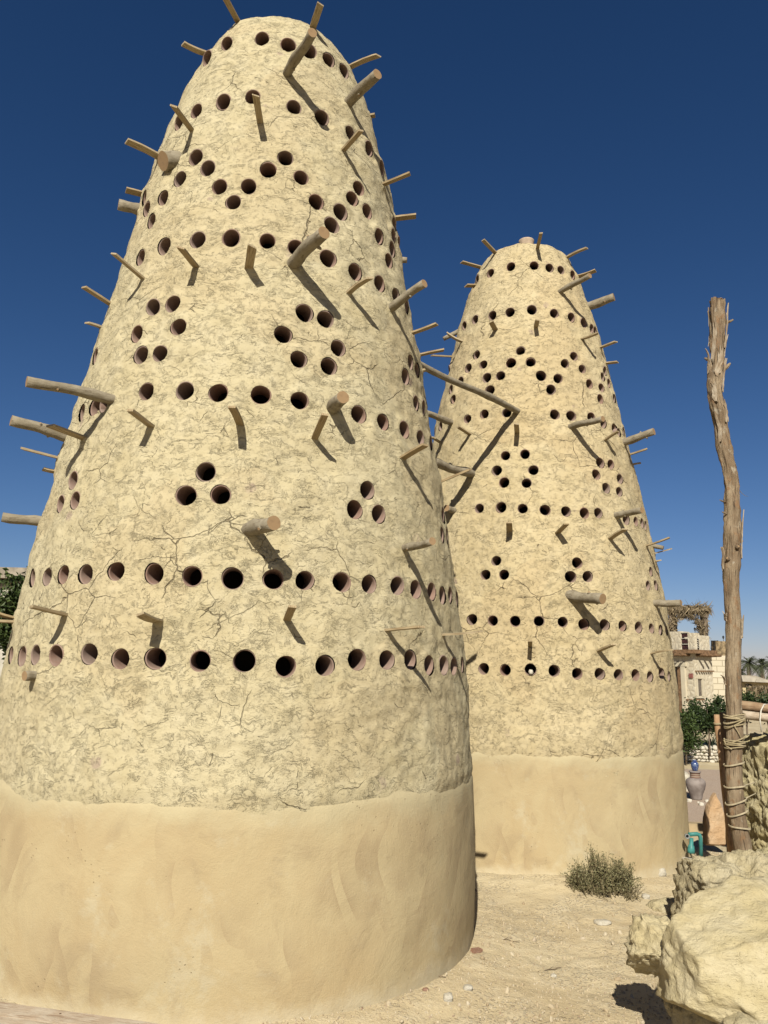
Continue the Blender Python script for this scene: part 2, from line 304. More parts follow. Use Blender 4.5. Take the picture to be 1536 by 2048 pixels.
def mat_mud(name, tint=(1, 1, 1)):
    t = NT(name); uv = t.coord('UV'); ob = t.coord('Object')
    T = lambda r, g, b: (r * tint[0], g * tint[1], b * tint[2])
    warp = t.noise(uv, 5.0, 3, 0.6, out=1)
    uvw = t.vadd(uv, warp, 0.22)
    big = t.noise(ob, 1.3, 4, 0.6)
    med = t.noise(ob, 9, 5, 0.65)
    col = t.mix(t.ramp(big, 0.3, 0.7), T(0.595, 0.50, 0.295), T(0.65, 0.56, 0.35))
    col = t.mix(t.ramp(med, 0.35, 0.75, 0.0, 0.5), col, T(0.69, 0.605, 0.405))
    # hand-applied patches of slightly different mud and faint rain streaks
    pv = t.node('ShaderNodeTexVoronoi', feature='SMOOTH_F1'); t.put(pv.inputs['Vector'], t.vadd(uv, t.noise(uv, 2.5, 4, 0.6, out=1), 0.35)); pv.inputs['Scale'].default_value = 1.6; pv.inputs['Smoothness'].default_value = 0.25
    pc_ = t.node('ShaderNodeSeparateColor'); t.put(pc_.inputs[0], pv.outputs['Color'])
    col = t.mix(t.ramp(pc_.outputs[0], 0.45, 0.75, 0, 0.45), col, T(0.60, 0.485, 0.285))
    rs = t.noise(t.mapping(uvw, scale=(7, 0.5, 1)), 1.0, 4, 0.6)
    col = t.mix(t.ramp(rs, 0.56, 0.72, 0, 0.30), col, T(0.50, 0.40, 0.225))
    # straw fibres in three directions, lighter and darker than the mud
    warp2 = t.noise(uv, 3.0, 2, 0.5, out=1); uvs = t.vadd(uv, warp2, 0.12)
    fib = None
    for ang, sx, sy, off in ((0.25, 26, 150, 0.0), (-0.5, 30, 160, 3.1), (1.2, 28, 150, 7.7)):
        mp = t.mapping(t.mapping(uvs, rot=(0, 0, ang)), scale=(sx, sy, 1), loc=(off, off, 0))
        n = t.noise(mp, 1.0, 2, 0.5)
        k = t.ramp(t.math('ABSOLUTE', t.math('SUBTRACT', n, 0.5)), 0.0, 0.05, 1.0, 0.0)
        gate = t.ramp(t.noise(uvs, 22 + off, 2), 0.54, 0.64)
        k = t.math('MULTIPLY', k, gate)
        fib = k if fib is None else t.math('MAXIMUM', fib, k)
    fsel = t.ramp(t.noise(uv, 40, 1), 0.47, 0.53)
    col = t.mix(t.math('MULTIPLY', fib, 0.18), col, t.mix(fsel, T(0.36, 0.28, 0.135), T(0.74, 0.66, 0.43)))
    # sealed pots showing through as pinkish discs
    vc = t.node('ShaderNodeTexVoronoi', feature='F1'); t.put(vc.inputs['Vector'], t.vadd(uv, warp, 0.05)); vc.inputs['Scale'].default_value = 3.4
    spot = t.math('MULTIPLY', t.ramp(vc.outputs['Distance'], 0.09, 0.14, 1, 0), t.ramp(t.math('FRACT', t.math('MULTIPLY', vc.outputs['Color'], 3.7)), 0.5, 0.52))
    spot = t.math('MULTIPLY', spot, t.ramp(med, 0.40, 0.58))
    col = t.mix(t.math('MULTIPLY', spot, 0.75), col, (0.43, 0.32, 0.245))
    # shrinkage cracks
    crk = None
    for sc_, wd, lo, hi, of in ((2.6, 0.0085, 0.55, 0.63, 0.0), (6.0, 0.013, 0.60, 0.68, 4.0)):
        mp = t.mapping(t.vadd(uv, t.noise(uv, 7, 3, 0.6, out=1), 0.085), scale=(1.0, 1.25, 1), loc=(of, of, 0))
        e = t.voro(mp, sc_, 'DISTANCE_TO_EDGE')
        k = t.math('MULTIPLY', t.ramp(e, wd * 0.25, wd, 1, 0), t.ramp(t.noise(ob, 1.9 + of, 2), lo, hi))
        crk = k if crk is None else t.math('MAXIMUM', crk, k)
    col = t.mix(t.math('MULTIPLY', crk, 0.7), col, T(0.17, 0.125, 0.07))
    # relief: flaky laminations with sharp lower edges, crevices, fibres, grit, cracks
    flv = t.mapping(uvw, scale=(1, 2.1, 1))
    gate = t.ramp(t.noise(ob, 4, 3, 0.6), 0.38, 0.64)
    lg = t.noise(flv, 4.2, 10, 0.64, 0.35)
    saw = t.math('FRACT', t.math('MULTIPLY', lg, 5.5))
    edge = t.ramp(saw, 0.0, 0.10, 1, 0)
    n2 = t.noise(t.mapping(uvw, scale=(1, 2.7, 1)), 5.5, 7, 0.60, 0.5)
    crev = t.ramp(t.math('ABSOLUTE', t.math('SUBTRACT', n2, 0.5)), 0.0, 0.016, 1, 0)
    fine = t.noise(ob, 130, 4, 0.75)
    nrm = t.bump(t.noise(flv, 26, 6, 0.68, 0.2), 0.8, 0.0032)
    nrm = t.bump(t.math('MULTIPLY', saw, t.math('ADD', t.math('MULTIPLY', gate, 0.6), 0.4)), 0.8, 0.0026, nrm)
    chip = t.node('ShaderNodeTexVoronoi', feature='F1'); t.put(chip.inputs['Vector'], t.mapping(t.vadd(uv, t.noise(uv, 26, 2, out=1), 0.03), scale=(1, 2.3, 1), rot=(0, 0, 0.12))); chip.inputs['Scale'].default_value = 34
    nrm = t.bump(chip.outputs['Color'], 0.7, 0.0019, nrm)
    nrm = t.bump(t.math('MULTIPLY', crev, t.math('MULTIPLY', t.ramp(t.noise(ob, 11, 3, 0.6), 0.42, 0.56), -1.0)), 0.9, 0.0048, nrm)
    nrm = t.bump(fib, 0.9, 0.0024, nrm)
    nrm = t.bump(fine, 0.8, 0.0026, nrm)
    nrm = t.bump(t.math('MULTIPLY', crk, -1.0), 1.0, 0.012, nrm)
    return t.done(col, nrm, 0.95)
def mat_plinth(name):
    t = NT(name); ob = t.coord(); uv = t.coord('UV')
    w = t.noise(uv, 1.6, 3, 0.5, out=1); uw = t.vadd(uv, w, 0.5)
    sw = t.noise(t.mapping(uw, scale=(1.7, 1.0, 1), rot=(0, 0, 0.5)), 2.0, 5, 0.6, 0.6)
    bl = t.noise(ob, 1.1, 3)
    col = t.mix(t.ramp(sw, 0.32, 0.70), (0.525, 0.40, 0.220), (0.58, 0.465, 0.268))
    col = t.mix(t.ramp(bl, 0.4, 0.7, 0, 0.5), col, (0.60, 0.49, 0.285))
    pt = t.noise(uw, 3.3, 6, 0.7)
    col = t.mix(t.ramp(pt, 0.54, 0.70, 0, 0.6), col, (0.435, 0.335, 0.195))
    # trowel strokes: long curved swaths with one crisp edge
    w2 = t.vadd(uv, t.noise(uv, 1.1, 2, 0.4, out=1), 0.9)
    for sx, sy, ang, of in ((3.4, 0.9, 0.35, 0.0), (2.8, 1.0, -0.5, 5.0)):
        s1 = t.math('FRACT', t.math('MULTIPLY', t.noise(t.mapping(w2, scale=(sx, sy, 1), rot=(0, 0, ang), loc=(of, of, 0)), 1.0, 2, 0.45), 5.0))
        k = t.math('MULTIPLY', t.math('POWER', s1, 2.2), t.ramp(t.noise(uv, 2.2 + of * .1, 3), 0.45, 0.62))
        col = t.mix(t.math('MULTIPLY', k, 0.7), col, (0.435, 0.325, 0.185))
    pt2 = t.noise(t.vadd(uv, w, 0.3), 2.1, 7, 0.72)
    col = t.mix(t.ramp(pt2, 0.54, 0.66, 0, 0.55), col, (0.62, 0.54, 0.365))
    # paler dusty splash along the top edge
    sep = t.node('ShaderNodeSeparateXYZ'); t.put(sep.inputs[0], uv)
    e = t.math('ADD', sep.outputs[1], t.math('MULTIPLY', t.noise(uv, 5, 4, 0.6), 0.28))
    col = t.mix(t.ramp(e, 0.96, 1.12, 0, 0.7), col, (0.61, 0.525, 0.325))
    pk = t.math('MULTIPLY', t.ramp(t.voro(ob, 38), 0.10, 0.16, 1, 0), t.ramp(t.noise(ob, 3.1, 3), 0.56, 0.64))
    col = t.mix(t.math('MULTIPLY', pk, 0.5), col, (0.36, 0.265, 0.15))
    ft = t.math('ADD', sep.outputs[1], t.math('MULTIPLY', t.noise(uv, 4, 5, 0.7), -0.30))
    col = t.mix(t.ramp(ft, -0.10, 0.02, 0.75, 0), col, (0.67, 0.575, 0.39))
    strk = t.noise(t.mapping(uw, scale=(30, 9, 1)), 1.0, 4, 0.6, 0.8)
    nrm = t.bump(pt, 0.6, 0.014); nrm = t.bump(t.math('MULTIPLY', pk, -1.0), 0.8, 0.004, nrm); nrm = t.bump(strk, 0.35, 0.0025, nrm); nrm = t.bump(t.noise(ob, 120, 4, 0.75), 0.7, 0.0022, nrm)
    return t.done(col, nrm, 0.92)
def mat_pot(name):
    t = NT(name); ob = t.coord(); oi = t.node('ShaderNodeObjectInfo').outputs['Random']
    n = t.noise(ob, 30, 4)
    a = t.mix(oi, (0.315, 0.185, 0.135), (0.315, 0.225, 0.18))
    col = t.mix(t.ramp(n, 0.3, 0.75, 0, 0.6), a, (0.38, 0.29, 0.23))
    return t.done(col, t.bump(n, 0.6, 0.002), 0.85)
def mat_slat(name):
    t = NT(name); uv = t.coord('UV'); oi = t.node('ShaderNodeObjectInfo').outputs['Random']
    n = t.noise(t.mapping(uv, scale=(9, 2.2, 1)), 4, 5, 0.6, 0.5)
    a = t.mix(oi, (0.44, 0.325, 0.175), (0.55, 0.445, 0.28))
    col = t.mix(t.ramp(n, 0.4, 0.72), a, (0.27, 0.185, 0.095))
    return t.done(col, t.bump(n, 0.5, 0.002), 0.75)
def mat_log(name, c0=(0.30, 0.25, 0.17), c1=(0.16, 0.12, 0.075), c2=(0.40, 0.345, 0.25), along=3.0):
    t = NT(name); uv = t.coord('UV'); ob = t.coord()
    g = t.noise(t.mapping(uv, scale=(7, along, 1)), 5, 6, 0.65, 0.4)
    b = t.noise(ob, 14, 4)
    col = t.mix(t.ramp(b, 0.35, 0.7), c0, c2)
    col = t.mix(t.ramp(g, 0.52, 0.68, 0, 0.9), col, c1)
    nrm = t.bump(g, 0.8, 0.006); nrm = t.bump(t.noise(ob, 60, 4, 0.7), 0.5, 0.003, nrm)
    return t.done(col, nrm, 0.88)
def mat_cut(name):
    t = NT(name); uv = t.coord('UV')
    g = t.node('ShaderNodeTexWave', wave_type='RINGS', rings_direction='Z'); t.put(g.inputs[0], uv)
    g.inputs['Scale'].default_value = 60; g.inputs['Distortion'].default_value = 2.5; g.inputs['Detail'].default_value = 3
    n = t.noise(uv, 30, 4)
    col = t.mix(t.math('MULTIPLY', g.outputs[1], 0.5), (0.42, 0.28, 0.15), (0.29, 0.17, 0.08))
    col = t.mix(t.ramp(n, 0.5, 0.75, 0, 0.6), col, (0.25, 0.16, 0.09))
    return t.done(col, None, 0.85)
def mat_rock(name, c0, c1, c2, strat=(1, 1, 1), sc_=1.0, rot=(0, 0, 0), strata=0.02):
    t = NT(name); ob = t.coord()
    m_ = t.mapping(ob, scale=strat, rot=rot)
    big = t.noise(ob, 3.2 * sc_, 5, 0.6); st = t.noise(m_, 6 * sc_, 6, 0.65, 0.5); fine = t.noise(ob, 60 * sc_, 5, 0.7)
    col = t.mix(t.ramp(big, 0.35, 0.66), c0, c1)
    col = t.mix(t.ramp(st, 0.5, 0.80, 0, 0.55), col, c2)
    mid = t.noise(m_, 17 * sc_, 6, 0.68, 0.3); pit = t.ramp(t.noise(ob, 26 * sc_, 3, 0.6), 0.30, 0.42, 1, 0)
    nrm = t.bump(st, 0.8, strata); nrm = t.bump(mid, 0.7, strata * 0.45, nrm); nrm = t.bump(t.math('MULTIPLY', pit, -1.0), 0.6, 0.004, nrm); nrm = t.bump(fine, 0.8, 0.005, nrm)
    return t.done(col, nrm, 0.92)
def mat_leaf(name, a, b):
    t = NT(name); ge = t.node('ShaderNodeNewGeometry')
    col = t.mix(ge.outputs['Random Per Island'], a, b)
    t.b.inputs['Roughness'].default_value = 0.55
    try: t.b.inputs['Transmission Weight'].default_value = 0.0
    except Exception: pass
    return t.done(col)

M = {}
M['mud'] = mat_mud('mud_plaster'); M['mud2'] = mat_mud('mud_plaster_warm', (1.02, 0.975, 0.93))
M['plinth'] = mat_plinth('smooth_plaster')
M['pot'] = mat_pot('terracotta'); M['slat'] = mat_slat('sawn_wood'); M['log'] = mat_log('weathered_log'); M['cut'] = mat_cut('cut_wood')

def mat_pole():
    t = NT('pole_wood'); uv = t.coord('UV'); ob = t.coord()
    g = t.noise(t.mapping(uv, scale=(9, 0.8, 1)), 5, 7, 0.7, 0.5)
    b = t.noise(t.mapping(ob, scale=(1, 1, .35)), 9, 4, 0.6); p = t.noise(t.mapping(ob, scale=(1, 1, .5)), 17, 5, 0.65)
    col = t.mix(t.ramp(b, 0.38, 0.62), (0.27, 0.19, 0.115), (0.42, 0.32, 0.205))
    col = t.mix(t.ramp(p, 0.56, 0.62, 0, 0.75), col, (0.33, 0.19, 0.095))
    col = t.mix(t.ramp(p, 0.34, 0.40, 0.8, 0), col, (0.50, 0.43, 0.32))
    col = t.mix(t.ramp(g, 0.54, 0.62, 0, 0.95), col, (0.085, 0.055, 0.033))
    nrm = t.bump(g, 1.0, 0.012); nrm = t.bump(p, 0.7, 0.012, nrm); nrm = t.bump(t.noise(ob, 70, 4, 0.7), 0.5, 0.003, nrm)
    return t.done(col, nrm, 0.9)
# ------------------------------------------------------------------ the two pigeon towers
def dense_profile(prof):
    a = np.array(prof, float)
    z = np.linspace(a[0, 0], a[-1, 0], 3000); r = np.interp(z, a[:, 0], a[:, 1])
    k = np.hanning(61); k /= k.sum()
    rp = np.convolve(np.pad(r, 30, mode='edge'), k, 'valid')
    w = sstep(z, a[-1, 0] - 0.15, a[-1, 0] - 0.05)
    return z, rp * (1 - w) + r * w
def radius_at(P_, z): return np.interp(z, P_[0], P_[1])
def hole_axis(th, z, rnd, ztop):
    dl = R(1.5) + R(13) * max(0, (z - 2.2) / (ztop - 2.2)) + R(rnd.uniform(-3, 3))
    th2 = th + R(rnd.uniform(-5, 5))
    return Vector((math.sin(th2) * math.cos(dl), -math.cos(th2) * math.cos(dl), -math.sin(dl)))
def build_tower(name, label, cat, loc, prof, holes, perches, ri, cell, band, seed, mudmat, group):
    rnd = random.Random(seed)
    root = empty(name, (loc[0], loc[1], 0), label, cat, group)
    PR = dense_profile(prof); ztop = prof[-1][0]
    # grid rows at equal steps along the slope
    zz = np.linspace(band - 0.14, ztop, 6000); rr = radius_at(PR, zz)
    s = np.concatenate([[0], np.cumsum(np.hypot(np.diff(zz), np.diff(rr)))])
    nz = int(s[-1] / cell); sv = np.linspace(0, s[-1], nz)
    zr = np.interp(sv, s, zz); r_ = radius_at(PR, zr)
    ntt = int(2 * math.pi * 1.45 / cell)
    th = np.linspace(-math.pi, math.pi, ntt, endpoint=False)
    TH, Z = np.meshgrid(th, zr); RR = np.repeat(r_[:, None], ntt, 1); S = np.repeat(sv[:, None], ntt, 1)
    TH, Z, RR, S = [q.ravel() for q in (TH, Z, RR, S)]
    # local surface slope, outward normal in (radial, z)
    dr = np.gradient(r_, sv); dz = np.gradient(zr, sv)
    NRr = np.repeat(dz[:, None], ntt, 1).ravel(); NRz = np.repeat(-dr[:, None], ntt, 1).ravel()
    P = np.stack([RR * np.sin(TH), -RR * np.cos(TH), Z], 1) + seed * 3.3
    d = 0.016 * fbm(P * 1.6, 2) + 0.012 * fbm(P * 5.5, 3)
    Q = P.copy(); Q[:, 2] *= 2.6
    Q = Q + 0.05 * np.stack([pnoise(P * 4), pnoise(P * 4 + 9), pnoise(P * 4 + 5)], 1)
    lam = ridged(Q * 7.0, 4, 0.6)
    mask = sstep(fbm(P * 2.2 + 4, 2), -0.5, 0.5)
    d += (0.0022 * lam + 0.0010 * fbm(P * 30, 2)) * (0.45 + 0.75 * mask)
    fade = np.clip(RR / 0.3, 0, 1); d *= fade
    # ragged lower edge lapping over the smooth plinth
    zb = band + 0.014 * pnoise(np.stack([np.sin(TH) * 2.2, np.cos(TH) * 2.2, TH * 0], 1)) + 0.013 * fbm(np.stack([np.sin(TH) * 9, np.cos(TH) * 9, TH * 0 + 3], 1), 4, 0.65)
    lap = sstep(Z, zb - 0.06, zb + 0.07)
    d = d * (0.25 + 0.75 * lap) - 0.010 * (1 - lap) + 0.0015 * lap
    rad = RR + d * NRr; zq = Z + d * NRz
    faces_keep = np.ones((nz - 1) * ntt, bool)
    ii, jj = np.meshgrid(np.arange(nz - 1), np.arange(ntt), indexing='ij'); ii = ii.ravel(); jj = jj.ravel()
    j2 = (jj + 1) % ntt
    F = np.stack([ii * ntt + jj, ii * ntt + j2, (ii + 1) * ntt + j2, (ii + 1) * ntt + jj], 1)
    X = np.stack([rad * np.sin(TH), -rad * np.cos(TH), zq], 1)
    X0 = np.stack([RR * np.sin(TH), -RR * np.cos(TH), Z], 1)
    pots = []
    # mud packed round the root of each perch
    for (kind, x0, y0, z0, x1, y1, z1, dia) in perches:
        c = np.array((x0, y0, z0)); rr0 = 0.05 if kind == 0 else 0.035 + dia * 0.75
        near = np.where((np.abs(Z - z0) < 0.25))[0]
        v = X[near] - c; dd = np.linalg.norm(v, axis=1); k = dd < 0.3; near = near[k]; dd = dd[k]
        nn = np.stack([np.sin(TH[near]), -np.cos(TH[near]), np.full(len(near), .15)], 1)
        X[near] += nn * (0.013 * np.exp(-(dd / rr0) ** 2) * (1 + 0.5 * pnoise(X[near] * 30)))[:, None]
    dth = th[1] - th[0]
    for (ht, hz) in holes:
        k = rnd.uniform(0.93, 1.07); ro = (ri + 0.0070) * k
        a = hole_axis(ht, hz, rnd, ztop)
        c = Vector((radius_at(PR, hz) * math.sin(ht), -radius_at(PR, hz) * math.cos(ht), hz))
        rows = np.where(np.abs(zr - hz) < 0.2)[0]
        jc = (ht + math.pi) / dth; hw = int(0.22 / (max(radius_at(PR, hz), .2) * dth)) + 1
        cols = (np.arange(int(jc) - hw, int(jc) + hw + 1)) % ntt
        idx = (rows[:, None] * ntt + cols[None, :])
        v = X0[idx.ravel()] - np.array(c); A = np.array(a)
        ax = v @ A; w = v - ax[:, None] * A; dist = np.linalg.norm(w, axis=1)
        # press the plaster towards the mouth of the pot
        xv = X[idx.ravel()] - np.array(c); axd = xv @ A
        bl = 1 - sstep(dist, ro * 1.02, ro * 2.0)
        lip = 0.004 * np.exp(-((dist - ro * 1.15) / (0.25 * ro)) ** 2)
        X[idx.ravel()] += ((-axd * 0.62 * bl) + lip)[:, None] * A
        # cut the mouth out of the wall
        ci = rows[:-1]; cj = cols[:-1]
        D = dist.reshape(idx.shape); W = w.reshape(idx.shape + (3,))
        cen = np.linalg.norm((W[:-1, :-1] + W[1:, :-1] + W[:-1, 1:] + W[1:, 1:]) / 4, axis=2)
        hit = cen < ro
        fi = (ci[:, None] * ntt + cj[None, :])[hit]
        faces_keep[fi] = False
        touched = np.zeros(idx.shape, bool)
        for da in (0, 1):
            for db in (0, 1):
                t_ = np.zeros(idx.shape, bool); t_[da:hit.shape[0] + da, db:hit.shape[1] + db] = hit; touched |= t_
        tt = touched.ravel() & (dist > 1e-4)
        g = idx.ravel()[tt]
        e1 = np.array((math.cos(ht), math.sin(ht), 0.0)); ang = np.arctan2(w[tt][:, 2], w[tt] @ e1)
        f1, f2, f3 = rnd.uniform(0, 6), rnd.uniform(0, 6), rnd.uniform(0, 6)
        rop = ri * k * (1.105 + 0.045 * np.sin(ang + f1) + 0.03 * np.sin(2 * ang + f2) + 0.02 * np.sin(3 * ang + f3))
        X[g] += w[tt] * ((rop / dist[tt]) - 1)[:, None]
        pots.append((c, a, k))
    F = F[faces_keep]
    used = np.zeros(len(X), bool); used[F.ravel()] = True
    remap = np.cumsum(used) - 1
    Xk = X[used]; Fk = remap[F]
    me = bpy.data.meshes.new('mud_wall')
    me.vertices.add(len(Xk)); me.vertices.foreach_set('co', Xk.ravel().astype(np.float32))
    me.loops.add(Fk.size); me.loops.foreach_set('vertex_index', Fk.ravel().astype(np.int32))
    me.polygons.add(len(Fk)); me.polygons.foreach_set('loop_start', np.arange(0, Fk.size, 4, dtype=np.int32))
    me.update(calc_edges=True)
    uvl = me.uv_layers.new(name='UVMap')
    U = (TH * np.maximum(RR, 0.25)); Uw = U[F]; 
    tj = np.where(TH[F] - TH[F][:, :1] < -3, TH[F] + 2 * math.pi, TH[F]); Uw = tj * np.maximum(RR[F], 0.25)
    uvl.data.foreach_set('uv', np.stack([Uw, S[F]], 2).ravel().astype(np.float32))
    me.polygons.foreach_set('use_smooth', np.ones(len(Fk), bool))
    me.materials.append(mudmat); me.update()
    link('mud_wall', me, None, root)
    # smooth plinth
    nzp = int((band + 0.42) / 0.025); zp = np.linspace(-0.35, band + 0.07, nzp); ntp = 360
    thp = np.linspace(-math.pi, math.pi, ntp, endpoint=False)
    TP, ZP = np.meshgrid(thp, zp); TP = TP.ravel(); ZP = ZP.ravel(); RP = radius_at(PR, ZP)
    PP = np.stack([RP * np.sin(TP), -RP * np.cos(TP), ZP], 1)
    dp = 0.010 * fbm(PP * 1.3 + seed, 2) + 0.0035 * fbm(PP * 5 + 3, 3) - 0.02 * sstep(ZP, band - 0.01, band + 0.07)
    dp -= 0.0
    RPd = RP + dp
    XP = np.stack([RPd * np.sin(TP), -RPd * np.cos(TP), ZP], 1)
    FP = []; UV = []
    for i in range(nzp - 1):
        for j in range(ntp):
            k = (j + 1) % ntp
            FP.append((i * ntp + j, i * ntp + k, (i + 1) * ntp + k, (i + 1) * ntp + j))
            a0, a1 = (thp[j]) * 1.45, (thp[j] + thp[1] - thp[0]) * 1.45
            UV += [a0, zp[i], a1, zp[i], a1, zp[i + 1], a0, zp[i + 1]]
    me = bpy.data.meshes.new('plinth'); me.from_pydata(XP.tolist(), [], FP)
    me.uv_layers.new(name='UVMap').data.foreach_set('uv', UV)
    link('plinth', me, M['plinth'], root, smooth=True)
    # unseen dark drum added behind the pots to block sun patches inside
    mb = MB(); n = 64; zc_ = np.linspace(-.3, ztop - .55, 24); V = []; F = []
    for z in zc_:
        r = max(.04, float(radius_at(PR, z)) - .36)
        for k in range(n): V.append((r * math.cos(6.2832 * k / n), r * math.sin(6.2832 * k / n), z))
    for i in range(len(zc_) - 1):
        for k in range(n): F.append((i * n + k, i * n + (k + 1) % n, (i + 1) * n + (k + 1) % n, (i + 1) * n + k))
    F.append(tuple(range((len(zc_) - 1) * n, len(zc_) * n)))
    mb.add(V, F); mb.build('sun_blocker_core', M['core'], root, smooth=True)
    # clay pots lining the holes: open tube with a rounded rim, closed far inside
    pm = MB(); n = 26
    prof_ = [(ri + 0.0085, -0.05), (ri + 0.0085, 0.0005), (ri + 0.006, 0.0035), (ri + 0.002, 0.003), (ri, -0.004), (ri * 0.985, -0.05), (ri * 1.02, -0.155)]
    V = []; Fp = []
    for (q, h) in prof_:
        for k in range(n):
            an = 2 * math.pi * k / n; V.append((q * math.cos(an), q * math.sin(an), h))
    for i in range(len(prof_) - 1):
        for k in range(n):
            k2 = (k + 1) % n; Fp.append((i * n + k, i * n + k2, (i + 1) * n + k2, (i + 1) * n + k))
    pm.add(V, Fp)
    proto = pm.build('nesting_pot', M['pot'], root, smooth=True)
    view = CAM - Vector((loc[0], loc[1], 0))
    def size(p):
        c, a, k = p; e = view - c
        return a.dot(e.normalized()) / e.length
    order = sorted(range(len(pots)), key=lambda i: -size(pots[i]))
    rest = MB()
    for cnt, i in enumerate(order):
        c, a, k = pots[i]
        q = a.to_track_quat('Z', 'Y').to_matrix().to_4x4()
        mt = Matrix.Translation(c - a * rnd.uniform(0.002, 0.009)) @ q @ Matrix.Rotation(rnd.uniform(0, 6.28), 4, 'Z') @ Matrix.Diagonal((k * rnd.uniform(.96, 1.04), k * rnd.uniform(.96, 1.04), 1, 1))
        if cnt < 99:
            o = proto if cnt == 0 else proto.copy()
            if cnt: COL.objects.link(o); o.parent = root
            o.matrix_local = mt
        else:
            rest.add([mt @ Vector(v) for v in V], Fp)
    if rest.v:
        o = rest.build('nesting_pot', M['pot'], root, smooth=True); o['kind'] = 'stuff'
    # perches
    for (kind, x0, y0, z0, x1, y1, z1, dia) in perches:
        a = Vector((x0, y0, z0)); b = Vector((x1, y1, z1)); dv = b - a; L = dv.length; dn = dv.normalized()
        mb = MB()
        if kind == 0:
            st = a - dn * 0.035; side = dn.cross(Vector((0, 0, 1))).normalized()
            side = Matrix.Rotation(R(rnd.uniform(-14, 14)), 3, dn) @ side
            up = side.cross(dn).normalized()
            w = rnd.uniform(0.034, 0.052) / 2; h = rnd.uniform(0.010, 0.014) / 2
            n_ = 7; V = []; U = []
            bow = rnd.uniform(-0.012, 0.012) if rnd.random() < 0.5 else 0
            for i in range(n_):
                t = i / (n_ - 1); c = st.lerp(b, t) + up * bow * math.sin(t * 3.1)
                ww = w * (1 + rnd.uniform(-0.04, 0.04)); 
                sk = rnd.uniform(-0.012, 0.012) if i == n_ - 1 else 0
                for sx, su in ((-1, -1), (1, -1), (1, 1), (-1, 1)):
                    V.append(c + side * ww * sx + up * h * su + dn * (sk * sx))
            F = []; U = []
            for i in range(n_ - 1):
                for k in range(4):
                    k2 = (k + 1) % 4
                    F.append((i * 4 + k, i * 4 + k2, (i + 1) * 4 + k2, (i + 1) * 4 + k))
                    l0, l1 = i * (L + .1) / 6, (i + 1) * (L + .1) / 6; o_ = k * 0.3
                    U.append([(o_, l0), (o_ + (.25 if k % 2 == 0 else .07), l0), (o_ + (.25 if k % 2 == 0 else .07), l1), (o_, l1)])
            F.append((0, 3, 2, 1)); U.append([(0, 0)] * 4)
            e = (n_ - 1) * 4; F.append((e, e + 1, e + 2, e + 3)); U.append([(0, 0), (.2, 0), (.2, .05), (0, .05)])
            mb.add(V, F, 0, U)
            o = mb.build('slat_perch', M['slat'], root)
        else:
            r = dia / 2; n_ = max(6, int((L + 0.12) / 0.05)); pts = []; rads = []
            st = a - dn * (0.05 if L < 1 else 0.04); o1 = dn.orthogonal().normalized(); o2 = dn.cross(o1)
            amp = min(0.014, L * 0.02); p1, p2 = rnd.uniform(0, 6), rnd.uniform(0, 6)
            for i in range(n_ + 1):
                t = i / n_
                sw = math.sin(t * math.pi)
                pts.append(st.lerp(b, t) + (o1 * math.sin(t * 5 + p1) + o2 * math.sin(t * 4 + p2)) * amp * sw)
                kn = 0.14 * math.exp(-((t - 0.35 - 0.1 * math.sin(p1)) / 0.06) ** 2)
                rads.append(r * (1.02 - 0.06 * t + 0.04 * math.sin(t * 9 + p2) + kn))
            mb.tube(pts, rads, 18, True, 0, 1, 0.035, rnd, 0.35)
            if L > 0.25:
                for q in range(2):
                    t = rnd.uniform(0.3, 0.8); c = st.lerp(b, t); e = (o1 * math.cos(q * 3 + p1) + o2 * math.sin(q * 3 + p1))
                    mb.tube([c + e * r * 0.7, c + e * r * 1.35 + dn * r * 0.4], [r * 0.32, r * 0.2], 7, True, 0, 1)
            o = mb.build('log_perch', [M['log'], M['cut']], root, smooth=True)
            for p in o.data.polygons:
                if len(p.vertices) > 4: p.use_smooth = False
    return root, PR
M['core'] = plain('blocker_dark', (0.09, 0.07, 0.05), .95, .2, 5)  # even dark colour for the added blocker inside the towers
TOWERS = 'pigeon towers'
AX_A = (-0.8878, 5.2048); AX_B = (1.4669, 7.6608)
towerA, PRA = build_tower('pigeon_tower', 'nearer and larger mud-plastered pigeon tower, cut by the left edge of the photo', 'pigeon tower', AX_A, PROF_A, HOLES_A, PERCH_A, 0.0475, 0.0105, 0.965, 1, M['mud'], TOWERS)
towerB, PRB = build_tower('pigeon_tower', 'farther pigeon tower with a clay pot on top and a shrub at its foot', 'pigeon tower', AX_B, PROF_B, HOLES_B, PERCH_B, 0.0425, 0.0150, 0.958, 2, M['mud2'], TOWERS)
# clay pot set in the top of the farther tower
pc = at(1053, 499, 7.66)
mb = MB(); n = 24; V = []; F = []
pp = [(0.066, -0.12), (0.072, 0.0), (0.078, 0.04), (0.083, 0.055), (0.083, 0.066), (0.074, 0.07), (0.062, 0.066), (0.058, 0.02), (0.05, -0.08), (0.001, -0.08)]
for (q, h) in pp:
    for k in range(n): V.append((q * math.cos(6.2832 * k / n), q * math.sin(6.2832 * k / n), h))
for i in range(len(pp) - 1):
    for k in range(n): F.append((i * n + k, i * n + (k + 1) % n, (i + 1) * n + (k + 1) % n, (i + 1) * n + k))
mb.add(V, F)
o = mb.build('clay_pot', plain('pale_clay', (0.60, 0.46, 0.33), .85, .1, 20), towerB, smooth=True)
o.location = (pc.x - AX_B[0], pc.y - AX_B[1], pc.z + 0.035)
